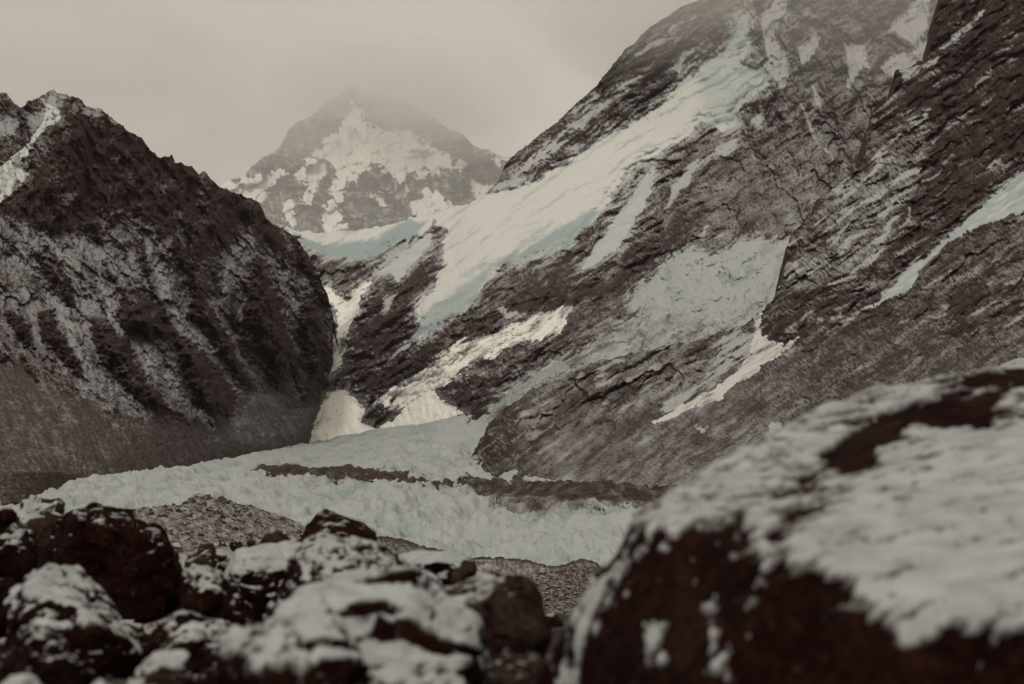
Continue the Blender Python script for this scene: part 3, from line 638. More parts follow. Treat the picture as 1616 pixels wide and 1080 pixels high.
Fm.push(6 * sstep(0, 10, sdb) + 4 * sstep(0, 10, sdg))
var = sstep(-0.35, 0.45, fbm(x / 80, y / 60, 3, 341))
jx, jy = Fm.warp(6, 24); fu, fv = rot(jx, jy, -34)
Fm.push((1 - sn_m) * (1 - 0.6 * scr) * (14 * facet(fu / 200, fv / 70, 334) + 13 * facet(fu / 80, fv / 26, 335) + (2 + 10 * var) * facet(fu / 28, fv / 11, 336) + 4 * var * facet(fu / 10, fv / 5, 337)) + (1 - sn_m) * scr * (6 * facet(fu / 16, fv / 9, 338) + 4 * facet(jx / 7, jy / 5, 339)))
Fm.finish((1 - sn_m) * ((1 - 0.35 * scr) * (1.2 * fbm(u / 12, v / 6, 4, 330, 0.6) + 1.0 * fbm(x / 4, y / 4, 2, 335)) + 0.7 * scr * fbm(x / 3.5, y / 3.5, 2, 336)))
nz = Fm.N[..., 2]
st = fbm(u / 36, v / 3.8, 5, 340, 0.65); stb = fbm(u / 70, v / 11, 4, 342, 0.55)
slab = [(1230, 440), (1260, 370), (1300, 320), (1360, 270), (1420, 200), (1470, 170), (1465, 250), (1430, 330), (1390, 400), (1330, 440), (1280, 460)]
lvl = 0.18 - 0.16 * sstep(-6, 8, sdc) + 0.24 * sstep(-14, 12, Fm.sd(slab)) - 0.04 * scr - 0.05 * sstep(420, 520, y) * sstep(1250, 1330, x)
lvl = lvl + 0.20 * fbm(u / 120, v / 24, 4, 346)
Fm.snow = lvl + 0.8 * (nz - 0.55) - 0.26 * (rk - 0.35) * (1 - 0.6 * scr) + 0.26 * st + (0.46 + 0.30 * sstep(-14, 12, Fm.sd(slab))) * sstep(0.2, 0.55, stb) * (1 - 0.7 * scr) + 0.12 * fbm(x / 22, y / 22, 3, 345)
Fm.snow = np.maximum(Fm.snow, 1.0 * sstep(-4, 6, sdf + 42 * fbm(u / 70, v / 7, 4, 343, 0.6) - 9))
for p in [[(1416, 112), (1445, 104), (1478, 92), (1480, 97), (1440, 118), (1425, 128)], [(1215, 672), (1232, 664), (1230, 680), (1218, 690)], [(1100, 672), (1115, 672), (1112, 684)], [(1310, 300), (1340, 278), (1330, 296)], [(1415, 365), (1440, 328), (1436, 345)], [(1290, 505), (1302, 500), (1300, 507)], [(1305, 500), (1328, 492), (1325, 502)],
          [(1385, 340), (1415, 310), (1400, 345)], [(1300, 385), (1340, 350), (1330, 372)], [(1480, 75), (1555, 15), (1550, 28), (1490, 78)]]:
    Fm.snow = np.maximum(Fm.snow, 1.3 * sstep(-3, 3, Fm.sd(p) + 6 * st))
Fm.snow = np.clip(Fm.snow, 0, 1.2)
Fm.scree = np.clip(scr * (0.75 + 0.5 * fbm(u / 50, v / 12, 3, 350)), 0, 1)
ste = fbm(u / 40, v / 7, 3, 341, 0.5)
Fm.soft = {1: sdg + 5 * ste, 2: sdb + 2.5 * ste}
Fm.body = np.where(sdb > -3, 2, 1)
Fm.ice = np.where(Fm.body == 2, 0.62 + 0.3 * fbm(u / 50, v / 6, 3, 352), 0.25); Fm.dirt = np.where(Fm.body == 1, 0.34 + 0.5 * fbm(u / 60, v / 6, 4, 353, 0.6), 0.12)
f = Fm.build({0: ("mountain_right", M['rock_right']), 1: ("snow_gully", M['hanging_ice']), 2: ("ice_ribbon", M['hanging_ice'])})
tag(f[0], "dark brown rock buttress with scree slope and knoll, right of the glacier", "mountain", kind='structure')
if 1 in f: tag(f[1], "long snow gully running down the scree from under the dark buttress", "snow gully", kind='structure')
tag(f[2], "blue-grey ribbon of ice slanting down the dark right buttress", "ice ribbon", kind='structure')

# ------------------------------------------------------------------ glacier on the valley floor
ctrlV = [(0, 750, 960), (90, 770, 790), (150, 750, 960), (300, 733, 1120), (420, 710, 1420), (490, 696, 1780), (560, 685, 1760), (640, 668, 1730), (720, 655, 1600), (790, 640, 1500), (830, 625, 1440), (755, 720, 1262), (830, 752, 900), (1050, 790, 673), (880, 890, 404), (600, 845, 492), (300, 800, 631), (485, 830, 531), (1100, 860, 459), (40, 830, 531), (600, 740, 1010), (950, 800, 631), (1400, 850, 480), (1400, 980, 297), (600, 960, 316), (-200, 960, 316), (-200, 860, 459)]
Gl = Layer(-260, 1760, [(-260, 850), (0, 800), (40, 782), (85, 769), (120, 757), (150, 750), (300, 734), (420, 711), (490, 697), (560, 684), (640, 667), (720, 653), (770, 641), (800, 640), (806, 738), (830, 750), (900, 762), (1050, 778), (1130, 790), (1480, 850), (1760, 880)], [(-260, 940), (300, 925), (900, 935), (1760, 970)], ctrlV, 2.0, (3.5, 15), 51, ystep=1.1)
x, y = Gl.px, Gl.py
P0 = Gl.points()
X, Y = P0[..., 0], P0[..., 1]
k = np.clip(Gl.D / 700, 0.6, 1.6)
s1 = ridged(X / 26, Y / 60, 5, 400, 0.5); s2 = fbm(X / 9, Y / 24, 4, 410, 0.55); s3 = ridged(X / 60, Y / 160, 3, 420)
h = (2.6 * (s1 - s1.mean()) + 1.5 * s2 + 3.0 * (s3 - s3.mean())) * (0.85 + 0.15 * sstep(1500, 700, Gl.D)) * sstep(0, 0.04, Gl.t)
mor = [[(393, 742), (420, 738), (450, 734), (500, 743), (541, 737), (600, 748), (640, 754), (700, 763), (762, 765), (700, 771), (640, 763), (590, 760), (541, 757), (450, 753), (410, 747)],
       [(700, 764), (760, 757), (830, 766), (900, 763), (1000, 769), (1130, 780), (1130, 806), (1000, 800), (940, 799), (890, 799), (860, 806), (830, 812), (800, 803), (770, 787), (740, 774)]]
sm = [Gl.sd(p_) + 5 * fbm(x / 14, y / 5, 4, 450) for p_ in mor]
mm = np.maximum(sm[0], sm[1])
crest = [dline([(395, 743), (450, 742), (500, 749), (541, 745), (640, 757), (760, 765)], x, y * 1.0)[0], dline([(700, 765), (760, 763), (860, 772), (1000, 776), (1130, 786)], x, y)[0]]
h = h * 1.75 * sstep(8, -6, mm) + sstep(-3, 8, mm) * (1.2 + 2.6 * np.clip(1 - np.minimum(crest[0], crest[1]) / 12, 0, 1) + 1.6 * fbm(X / 14, Y / 40, 4, 455, 0.6) + 0.8 * fbm(X / 4, Y / 12, 3, 456))
Gl.soft = {1: sm[0], 2: sm[1]}
Gl.snow = np.clip(0.18 + 0.45 * fbm(X / 8, Y / 30, 4, 457, 0.6) + 0.35 * sstep(14, 24, crest[1]) * (sm[1] > 0), 0, 1)
P0[..., 2] += h
Gl.P = P0; Gl.N = grid_normals(P0); 
Gl.ice = np.clip(0.42 - 0.30 * s1 + 0.25 * fbm(X / 40, Y / 100, 3, 430) + 0.35 * sstep(0.75, 0.35, Gl.N[..., 2]), 0, 1)
Gl.dirt = np.clip(0.35 * sstep(-14, 0, mm) + 0.05 + 0.2 * fbm(X / 50, Y / 150, 4, 440) + 0.25 * sstep(600, 900, x) * sstep(740, 690, y) + 0.4 * sstep(740, 800, x) * sstep(750, 715, y), 0, 0.75)
gls = Gl.build({0: ("glacier", M['glacier_ice']), 1: ("medial_moraine", M['rubble']), 2: ("medial_moraine", M['rubble'])}); gl = gls[0]
tag(gls[1], "thin dark rubble ridge lying on the glacier ice, farther from the camera", "moraine", kind='structure')
tag(gls[2], "broad dark rubble band crossing the glacier below the rock knoll", "moraine", kind='structure')
tag(gl, "broad blue-white glacier of broken ice filling the valley floor", "glacier", kind='structure')

def on_ice(ridge, base, up=1.05, k=1.03):
    b = [(x_, y_, 100980.0 / (y_ - HY) * k) for x_, y_ in base]
    rr = [(x_, y_, 100980.0 / (curve(base, np.array([x_]))[0] - HY) * k * up) for x_, y_ in ridge]
    seen, res = set(), []
    for c in b + rr:
        if (round(c[0] / 8), round(c[1] / 5)) not in seen: seen.add((round(c[0] / 8), round(c[1] / 5))); res.append(c)
    return res
def mound(name, label, cat, x0, x1, ridge, base, ctrl, mat, step, rough, seed, disp, snow, snow_n=0.3, stretch=(20, 8), back=(0.5, 0.3), extra=None):
    L = Layer(x0, x1, ridge, base, ctrl or on_ice(ridge, base), step, rough, seed)
    u, v = L.px / stretch[0], L.py / stretch[1]
    L.push(disp[0] * ridged(u, v, 5, seed + 1))
    if extra: extra(L)
    L.finish(disp[1] * fbm(L.px / 5, L.py / 4, 4, seed + 5, 0.6))
    L.snow = np.clip(snow + 0.7 * (L.N[..., 2] - 0.6) + snow_n * fbm(u * 2, v * 2, 4, seed + 9, 0.6), 0, 1.1)
    if hasattr(L, 'add'): L.snow = np.clip(L.snow + L.add, 0, 1.1)
    o = L.build({0: (name, M[mat])})[0]
    tag(o, label, cat, kind='structure'); return L, o

mound("edge_moraine", "dark rubble strip at the glacier's edge, at the foot of the left scree", "moraine", -180, 172,
      [(-180, 742), (-40, 744), (30, 746), (80, 744), (120, 748), (150, 749), (172, 752)], [(-180, 830), (-40, 800), (60, 790), (110, 765), (140, 756), (172, 755)],
      None, 'rubble', 1.6, (2, 10), 71, (4, 1.2), 0.06, 0.25, (22, 7))
# moraine wall on this side of the glacier
def flutes(L):                            # the wall's top band is a small cliff cut by upright runnels
    top = L.py - L.behind; dy_ = L.py - np.interp(L.px, [560, 725, 745, 790, 850, 880, 918, 1010], [838, 874, 880, 879, 889, 893, 881, 905])
    band = sstep(3, 6, dy_) * sstep(34, 22, dy_ + 6 * fbm(L.px / 18, L.px * 0, 3, 801)) * sstep(735, 750, L.px) * sstep(900, 850, L.px)
    fl = ridged(L.px / 7, L.py / 90, 3, 800)
    L.push(band * 7 * fl); L.add = band * (0.25 - 0.5 * (fl - 0.3)) - 0.3 * sstep(6, 2, dy_)
Lw, wall_o = mound("moraine_wall", "gullied moraine wall dropping to the near edge of the glacier", "moraine", -320, 1760,
      [(-320, 880), (0, 858), (300, 850), (480, 846), (560, 840), (600, 845), (640, 851), (665, 860), (680, 863), (705, 867), (725, 874), (745, 880), (790, 879), (830, 883), (850, 889), (880, 893), (895, 888), (918, 881), (935, 885), (950, 892), (1010, 905), (1200, 918), (1760, 950)], [(-320, 1380), (1760, 1380)],
      [(-320, 880, 260), (0, 858, 320), (300, 850, 335), (560, 838, 330), (680, 863, 300), (790, 880, 270), (880, 893, 240), (918, 881, 225), (1010, 905, 210), (1400, 930, 190), (1760, 950, 170), (-320, 1000, 120), (200, 980, 130), (560, 960, 150), (800, 960, 150), (900, 960, 130), (1010, 1060, 70), (800, 1040, 85), (1700, 1060, 60), (-300, 1380, 26), (300, 1380, 26), (800, 1380, 26), (1300, 1380, 26), (1760, 1380, 26)],
      'rubble', 2.9, (2.2, 14), 77, (4, 1.3), 0.2, 0.4, (12, 12), (0.6, 0.5), flutes)

# ------------------------------------------------------------------ near moraine mound, its stones
def stone_mesh(i, n=15):
    rs = np.random.RandomState(900 + i)
    p = rs.normal(size=(n, 3)); p /= np.linalg.norm(p, axis=1)[:, None]
    p *= np.array([1.0, 0.85, 0.62 + 0.2 * rs.rand()]) * (0.8 + 0.3 * rs.rand(n))[:, None]
    bm = bmesh.new()
    for q in p: bm.verts.new(q)
    r = bmesh.ops.convex_hull(bm, input=bm.verts)
    bmesh.ops.delete(bm, geom=[g for g in r['geom_interior'] if isinstance(g, bmesh.types.BMVert)], context='VERTS')
    me = bpy.data.meshes.new("stone"); bm.to_mesh(me); bm.free()
    return me
def plain_rock(name, ca, cb, scale, snowc=None):
    m, t, b = new_mat(name)
    tc = t.nodes.new("ShaderNodeTexCoord").outputs['Object']
    oi = t.nodes.new("ShaderNodeObjectInfo").outputs['Random']
    nn = noise_node(t, scale, 4, 0.65, tc)
    c = mixc(t, mapr(t, nn.outputs['Fac'], 0.3, 0.7), ca, cb)
    val = t.nodes.new("ShaderNodeHueSaturation"); t.links.new(c, val.inputs['Color'])
    t.links.new(mapr(t, oi, 0, 1, 0.5, 1.6), val.inputs['Value'])
    g = t.nodes.new("ShaderNodeNewGeometry").outputs['Normal']
    sep = t.nodes.new("ShaderNodeSeparateXYZ"); t.links.new(g, sep.inputs[0])
    f = mapr(t, math_n(t, 'ADD', sep.outputs[2], math_n(t, 'MULTIPLY', nn.outputs['Fac'], 0.9)), 1.15, 1.5)
    c = mixc(t, f, val.outputs[0], (0.42, 0.40, 0.375))
    t.links.new(c, b.inputs['Base Color']); b.inputs['Roughness'].default_value = 0.9; b.inputs['Specular IOR Level'].default_value = 0.2
    return m
M['stone'] = plain_rock("stone", (0.035, 0.025, 0.022), (0.10, 0.08, 0.072), 2.0)
STONES = [stone_mesh(i) for i in range(6)]
for me in STONES: me.materials.append(M['stone'])

def scatter(L, parent, n_single, n_mass, region, szpx, seed):
    """loose stones on a moraine slope: the larger ones singly, the small ones as one mass"""
    rs = np.random.RandomState(seed)
    ok = np.argwhere(sdpoly(region, L.px, L.py) > 0)
    pick = ok[rs.choice(len(ok), n_single + n_mass)]
    order = np.sort(szpx[0] * (1 - rs.rand(n_single + n_mass)) ** -0.42)[::-1]
    order = np.minimum(order, szpx[1])
    VV, FF, off = [], [], 0
    base = []
    for me in STONES:
        v = np.array([w.co for w in me.vertices]); 
        f = [list(p.vertices) for p in me.polygons]; base.append((v, np.array(f)))
    for i, (r, c) in enumerate(pick):
        P = L.P[r, c]; s = order[i] * L.D[r, c] / FPX * 0.5
        e = rs.rand(3) * 6.28
        if i < n_single:
            o = bpy.data.objects.new("stone", STONES[rs.randint(6)]); COL.objects.link(o); o.parent = parent
            o.location = P + L.N[r, c] * s * 0.15; o.scale = (s, s, s); o.rotation_euler = (e[0] * 0.1, e[1] * 0.1, e[2])
        else:
            v, f = base[rs.randint(6)]
            ca, sa = math.cos(e[2]), math.sin(e[2])
            q = np.stack([v[:, 0] * ca - v[:, 1] * sa, v[:, 0] * sa + v[:, 1] * ca, v[:, 2]], 1) * s + P
            VV.append(q); FF.append(f + off); off += len(q)
    if VV:
        o = mesh_obj("small_stones", np.concatenate(VV), np.concatenate(FF), M['stone'], None, parent, False); o['kind'] = 'stuff'

Lm, mound_o = mound("moraine_mound", "low stony moraine mound in front of the glacier, behind the dark left boulder", "moraine", -220, 680,
      [(-220, 905), (-60, 860), (20, 834), (90, 814), (150, 806), (190, 806), (240, 800), (285, 797), (300, 787), (318, 779), (332, 783), (345, 788), (352, 784), (362, 791), (400, 799), (440, 812), (470, 826), (490, 838), (530, 858), (600, 905), (680, 960)], [(-220, 1150), (680, 1150)],
      [(90, 812, 60), (320, 780, 75), (490, 838, 60), (90, 900, 26), (320, 900, 22), (530, 900, 22), (530, 858, 45), (320, 840, 40), (-220, 905, 45), (680, 960, 34), (-200, 1150, 11.5), (300, 1150, 11), (660, 1150, 11.5)], 'rubble_near', 2.3, (3, 9), 83, (7, 1.6), 0.30, 0.45, (26, 16), (0.8, 0.6))
scatter(Lm, mound_o, 220, 2200, [(95, 812), (240, 800), (320, 782), (400, 800), (490, 840), (480, 885), (100, 885)], (3.0, 15), 1)
def crest_stones(L, parent, spots, seed):
    rs = np.random.RandomState(seed)
    for px_, py_, s_ in spots:
        r_, c_ = np.unravel_index(np.argmin((L.px - px_) ** 2 + (L.py - py_) ** 2 + 1e6 * (L.behind > 0)), L.px.shape)
        s = s_ * L.D[r_, c_] / FPX * 0.5
        o = bpy.data.objects.new("stone", STONES[rs.randint(6)]); COL.objects.link(o); o.parent = parent
        o.location = L.P[r_, c_] + np.array([0, 0, 0.25 * s]); o.scale = (s, s, s * 0.9); o.rotation_euler = (0.3 * rs.rand(), 0.3 * rs.rand(), 6 * rs.rand())
crest_stones(Lm, mound_o, [(303, 793, 18), (316, 786, 24), (329, 788, 20), (344, 794, 14), (352, 791, 18), (361, 796, 13), (296, 800, 12), (322, 798, 16), (270, 806, 13), (240, 806, 10), (372, 802, 10), (300, 815, 15), (372, 838, 13), (290, 830, 14), (410, 850, 12)], 4)
scatter(Lw, wall_o, 90, 1300, [(830, 905), (880, 900), (945, 893), (960, 905), (900, 1000), (870, 1000)], (3.0, 12), 2)
scatter(Lw, wall_o, 40, 500, [(600, 850), (720, 880), (880, 897), (945, 893), (900, 905), (700, 885), (600, 860)], (2.0, 6), 3)

Lb, bank_o = mound("rubble_bank", "snowy bank of rubble between the near boulders, in front of the stony mound", "ground", 130, 940,
      [(130, 960), (200, 900), (255, 872), (330, 864), (400, 859), (500, 864), (600, 872), (700, 884), (780, 905), (860, 980), (940, 1080)], [(130, 1180), (940, 1180)],
      [(255, 872, 10.8), (400, 859, 11), (600, 872, 10), (780, 900, 8.5), (255, 1000, 7.6), (500, 1010, 7.4), (780, 1040, 6.6), (130, 960, 9.5), (940, 1080, 6.8), (200, 1180, 5.2), (500, 1180, 5.0), (900, 1180, 5.2)], 'rubble_near', 4.0, (2, 20), 97, (5, 2.0), 0.5, 0.5, (30, 20))
def ground_rubble(n, seed):
    rs = np.random.RandomState(seed); VV, FF, off = [], [], 0
    base = [(np.array([w.co for w in me.vertices]), np.array([list(p.vertices) for p in me.polygons])) for me in STONES]
    for i in range(n):
        Y = 1.2 + 10.5 * rs.rand(); X = (rs.rand() - 0.5) * 1.1 * (Y + 1.5)
        z = np.interp(Y, [0, 2, 3, 4, 5, 6, 8, 9, 12], [-0.75, -0.75, -0.78, -0.86, -1.0, -1.12, -1.28, -1.4, -2.0])
        s = min(0.03 * (1 - rs.rand()) ** -0.5, 0.16); v, f = base[rs.randint(6)]; a = rs.rand() * 6.28
        q = np.stack([v[:, 0] * math.cos(a) - v[:, 1] * math.sin(a), v[:, 0] * math.sin(a) + v[:, 1] * math.cos(a), v[:, 2]], 1) * s + np.array([X, Y, z + 0.2 * s])
        VV.append(q); FF.append(f + off); off += len(q)
    o = mesh_obj("loose_rubble", np.concatenate(VV), np.concatenate(FF), M['stone_dark'], None, None, False)
    tag(o, "dark loose rubble covering the ground under and between the near boulders", "rubble", kind='stuff')
M['stone_dark'] = plain_rock("stone_dark", (0.012, 0.005, 0.004), (0.03, 0.016, 0.013), 3.0)
ground_rubble(1500, 12)
# ------------------------------------------------------------------ foreground boulders
def boulder_mat(name, ca, cb, cl):
    m, t, b = new_mat(name)
    tc = t.nodes.new("ShaderNodeTexCoord").outputs['Object']
    n1 = noise_node(t, 7, 6, 0.65, tc); n_2 = noise_node(t, 42, 4, 0.6, tc); n_3 = noise_node(t, 16, 5, 0.7, tc, 1.0)
    c = mixc(t, mapr(t, n1.outputs['Fac'], 0.38, 0.66), ca, cb)
    c = mixc(t, mapr(t, n_3.outputs['Fac'], 0.60, 0.72, 0, 0.8), c, cl)
    mul = t.nodes.new("ShaderNodeMixRGB"); mul.blend_type = 'MULTIPLY'; mul.inputs[0].default_value = 1
    t.links.new(c, mul.inputs[1]); t.links.new(mapr(t, n_2.outputs['Fac'], 0.3, 0.7, 0.5, 1.4), mul.inputs[2])
    t.links.new(mul.outputs[0], b.inputs['Base Color'])
    bp = t.nodes.new("ShaderNodeBump"); bp.inputs['Strength'].default_value = 0.6; bp.inputs['Distance'].default_value = 0.01
    t.links.new(n_2.outputs['Fac'], bp.inputs['Height']); t.links.new(bp.outputs[0], b.inputs['Normal'])
    b.inputs['Roughness'].default_value = 0.85; b.inputs['Specular IOR Level'].default_value = 0.04
    return m
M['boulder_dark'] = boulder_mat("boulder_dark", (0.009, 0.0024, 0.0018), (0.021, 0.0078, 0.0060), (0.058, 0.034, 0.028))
M['boulder_brown'] = boulder_mat("boulder_brown", (0.03, 0.0165, 0.0135), (0.055, 0.035, 0.03), (0.085, 0.063, 0.055))
def snow_near():
    m, t, b = new_mat("snow_near")
    tc = t.nodes.new("ShaderNodeTexCoord").outputs['Object']
    n1 = noise_node(t, 9, 5, 0.6, tc)
    n_f = noise_node(t, 60, 4, 0.65, tc)
    c = mixc(t, mapr(t, n1.outputs['Fac'], 0.3, 0.7), (0.32, 0.335, 0.34), (0.47, 0.485, 0.485))
    f = math_n(t, 'ADD', attr(t, 'cover'), math_n(t, 'MULTIPLY', math_n(t, 'SUBTRACT', n_f.outputs['Fac'], 0.5), 0.7))
    t.links.new(mixc(t, mapr(t, f, -0.02, 0.42, 0.12, 1.0), (0.035, 0.018, 0.015), c), b.inputs['Base Color'])
    b.inputs['Roughness'].default_value = 0.8; b.inputs['Specular IOR Level'].default_value = 0.2
    return m
M['snow_near'] = snow_near()

def ground_y(Y):
    z = np.interp(Y, [0, 2, 3, 4, 5, 6, 8, 9, 12, 20, 30], [-0.75, -0.75, -0.78, -0.86, -1.0, -1.12, -1.28, -1.4, -2.0, -6, -10]); return HY - z / Y * FPX

def proj(p): return p[:, 0] / p[:, 1] * FPX + CX, HY - p[:, 2] / p[:, 1] * FPX

BN = [0]
def boulder(label, Y, hulls, vox, snow=0.0, n0=0.55, mat='boulder_dark', rough=0.02, sa=(5, 9, 15), sn=0.9, group=None, polys=(), smooth=3, cat="boulder", name="boulder", chips=16, streak=None):
    """hulls: lists of (x, y, dY) corner points in photo pixels and metres behind distance Y; united, weathered, then snowed on"""
    BN[0] += 1; seed = 500 + BN[0] * 7
    bm = bmesh.new()
    for h in hulls:
        vs = [bm.verts.new(at(px, py, Y + d)) for px, py, d in h]
        r = bmesh.ops.convex_hull(bm, input=vs)
        bmesh.ops.delete(bm, geom=[g for g in set(r['geom_interior'] + r['geom_unused']) if isinstance(g, bmesh.types.BMVert)], context='VERTS')
    me = bpy.data.meshes.new("tmp"); bm.to_mesh(me); bm.free()
    o = bpy.data.objects.new("tmp", me); COL.objects.link(o)
    md = o.modifiers.new("r", 'REMESH'); md.mode = 'VOXEL'; md.voxel_size = vox
    md2 = o.modifiers.new("s", 'SMOOTH'); md2.factor = 0.5; md2.iterations = smooth
    ev = o.evaluated_get(bpy.context.evaluated_depsgraph_get()); em = ev.to_mesh()
    P = np.empty(len(em.vertices) * 3, np.float32); em.vertices.foreach_get("co", P); P = P.reshape(-1, 3).astype(float)
    Nn = np.empty(len(em.vertices) * 3, np.float32); em.vertices.foreach_get("normal", Nn); Nn = Nn.reshape(-1, 3).astype(float)
    F = np.empty(len(em.loops), np.int32); em.loops.foreach_get("vertex_index", F); F = F.reshape(-1, 4)
    ev.to_mesh_clear(); bpy.data.objects.remove(o); bpy.data.meshes.remove(me)
    size = np.ptp(P, axis=0).max()
    k = 1.0 / size
    rq = np.random.RandomState(seed)                      # broken faces: flat chips off the corners
    for _ in range(chips):
        nn = rq.normal(size=3); nn /= np.linalg.norm(nn)
        dd = P @ nn; c0, c1 = dd.min(), dd.max(); lim = c0 + (c1 - c0) * (0.91 + 0.07 * rq.rand())
        P = P - np.clip(dd - lim, 0, None)[:, None] * nn
    Nn = vnormals(P, F)
    fp = P + 0.02 * size * np.stack([fbm3(P, [4 * k] * 3, 2, seed + s_) for s_ in (71, 73, 75)], 1)
    d = (2.6 * facet3(fp, 2.6 * k, seed + 2) + 1.2 * facet3(fp, 6.5 * k, seed + 3)) * (0.35 if chips == 0 else 1.0) + 0.5 * fbm3(P, [2.2 * k] * 3, 3, seed) + 1.0 * fbm3(P, [9 * k, 9 * k, 14 * k], 4, seed + 5, 0.55)
    rg = 1 - 2.2 * np.abs(n3(P[:, 0] * 5 * k, P[:, 1] * 5 * k, P[:, 2] * 7 * k, seed + 9))
    P = P + Nn * (rough * size * (d + 0.7 * rg))[:, None]
    N2 = vnormals(P, F)
    root = mesh_obj(name, P, F, M[mat])
    tag(root, label, cat, group)
    # lying snow: a shell that stands proud where snow lies and dips under the rock elsewhere
    st = fbm3(P, [q * k * 1.3 for q in sa], 5, seed + 20, 0.6)
    st2 = fbm3(P, [q * k * 6 for q in sa], 3, seed + 27, 0.6)
    m = (N2[:, 2] - n0) * 1.3 + 1.0 * sn * st + 0.26 * st2 + snow - 0.28
    if streak:                                           # wind-laid streaks along given directions
        qx, qy = proj(P); acc = 0
        for dv, cen, wid in streak:
            dv = np.array(dv, float) / np.linalg.norm(dv); al = P @ dv; R3 = P - al[:, None] * dv
            C3 = R3 * 27 + (al * 6.5)[:, None] * dv
            acc = acc + np.exp(-((qx - cen) / wid) ** 2) * fbm3(C3, [1, 1, 1], 5, seed + 61, 0.62)
        m = m + 1.0 * acc
    if polys:
        qx, qy = proj(P)
        qx = qx + 16 * fbm3(P, [9 * k] * 3, 3, seed + 31); qy = qy + 16 * fbm3(P, [9 * k] * 3, 3, seed + 37)
        for pl, a in polys: m = m + a * sstep(-22, 22, sdpoly(pl, qx, qy))
    hmax = 0.006 * size ** 0.5
    h = np.clip(m * 0.02 * size ** 0.5, -hmax, hmax * 0.9 + 0.002 * fbm3(P, [6 * k] * 3, 3, seed + 40))
    keep = (m[F] > -0.15).any(1)
    if keep.sum() > 30:
        q = F[keep]; u_, inv = np.unique(q, return_inverse=True)
        up = np.clip(N2[:, 2], 0, 1)[:, None] * np.array([[0, 0, 1.0]])
        Ps = P + (N2 + 0.6 * up) * h[:, None]
        Ps, q, mu = Ps[u_], inv.reshape(-1, 4), m[u_]
        lab = islands(len(Ps), q)[q[:, 0]]
        ids, cnt = np.unique(lab, return_counts=True)
        big_ = [i_ for i_, c_ in sorted(zip(ids, cnt), key=lambda z: -z[1]) if c_ > max(160, 0.02 * cnt.sum())][:12]
        for i_ in big_: sub_mesh("snow_patch", Ps, q[lab == i_], root, mu)
        rest_ = q[~np.isin(lab, big_)]
        if len(rest_) > 20: sub_mesh("snow_flecks", Ps, rest_, root, mu)['kind'] = 'stuff'
    return root

def sub_mesh(name, P, F, root, m):
    u_, inv = np.unique(F, return_inverse=True)
    return mesh_obj(name, P[u_], inv.reshape(-1, 4), M['snow_near'], {'cover': m[u_]}, root)

def islands(n, F):
    lab = np.arange(n)
    for _ in range(400):
        m_ = lab[F].min(1); new = lab.copy()
        np.minimum.at(new, F.ravel(), np.repeat(m_, 4)); new = new[new]
        if (new == lab).all(): break
        lab = new
    return lab

def vnormals(P, F):
    a, b, c, d = P[F[:, 0]], P[F[:, 1]], P[F[:, 2]], P[F[:, 3]]
    fn = np.cross(c - a, d - b)
    n = np.zeros_like(P)
    for i in range(4):
        for j in range(3): n[:, j] += np.bincount(F[:, i], fn[:, j], len(P))
    return n / (np.linalg.norm(n, axis=1)[:, None] + 1e-12)

def auto(outline, thick, Y, drop=0.18, fs=0.66, ground=True):
    o = np.array(outline, float); c = o.mean(0); h = np.ptp(o[:, 1]); w = np.ptp(o[:, 0])
    pts = [(px, py, 0.0) for px, py in o]
    pts += [(c[0] + (px - c[0]) * fs, c[1] + (py - c[1]) * fs + drop * h, -0.45 * thick) for px, py in o]
    pts += [(c[0] + (px - c[0]) * 0.75, c[1] + (py - c[1]) * 0.75 + 0.05 * h, 0.5 * thick) for px, py in o]
    if ground:
        gy = ground_y(Y) + 12
        if gy > o[:, 1].max():
            pts += [(c[0] - 0.36 * w, gy, -0.1 * thick), (c[0] + 0.36 * w, gy, -0.1 * thick), (c[0] - 0.3 * w, gy, 0.3 * thick), (c[0] + 0.3 * w, gy, 0.3 * thick)]
    return [pts]

# the great snow-streaked boulder on the right
B1 = [(838, 1100, 0.45), (895, 1000, 0.35), (955, 890, 0.3), (988, 838, 0.35), (1016, 806, 0.4), (1066, 766, 0.6), (1136, 726, 0.8), (1252, 668, 1.2), (1380, 618, 1.6), (1480, 592, 1.8), (1640, 598, 1.9),
      (1180, 880, -0.05), (1010, 1000, 0.0), (1000, 1100, -0.1), (1300, 900, -0.15), (1370, 1000, -0.45), (1500, 1020, -0.55), (1660, 985, -0.6), (1660, 700, 0.6), (1280, 1100, -0.35), (1660, 1110, -0.65), (1450, 1110, -0.6),
      (860, 1230, 0.45), (1280, 1330, -0.2), (1700, 1400, -0.5), (1800, 760, 1.2), (1800, 640, 1.9), (1800, 1100, 0.0), (1800, 1300, 0.0), (1200, 1000, 1.9), (1700, 850, 2.3)]
B1b = [(1314, 722, 0.78), (1330, 700, 0.85), (1375, 672, 1.0), (1400, 700, 0.7), (1440, 645, 1.2), (1500, 612, 1.45), (1560, 584, 1.6), (1620, 582, 1.7), (1680, 592, 1.6), (1545, 664, 0.95), (1480, 672, 0.9), (1620, 645, 1.0), (1680, 650, 1.0), (1390, 728, 0.7), (1345, 735, 0.75), (1600, 700, 1.6), (1500, 700, 1.5)]
snowB1 = [(1400, 700), (1440, 690), (1540, 672), (1640, 680), (1640, 985), (1570, 1000), (1500, 1005), (1440, 1030), (1400, 1010), (1365, 965), (1345, 930), (1300, 910), (1240, 900), (1260, 850), (1330, 790), (1370, 740)]
bandB1 = [(840, 1090), (890, 1010), (955, 890), (990, 830), (1060, 768), (1250, 672), (1400, 615), (1560, 600), (1480, 640), (1340, 680), (1290, 740), (1200, 790), (1120, 840), (1020, 870), (975, 930), (945, 1040), (930, 1090)]
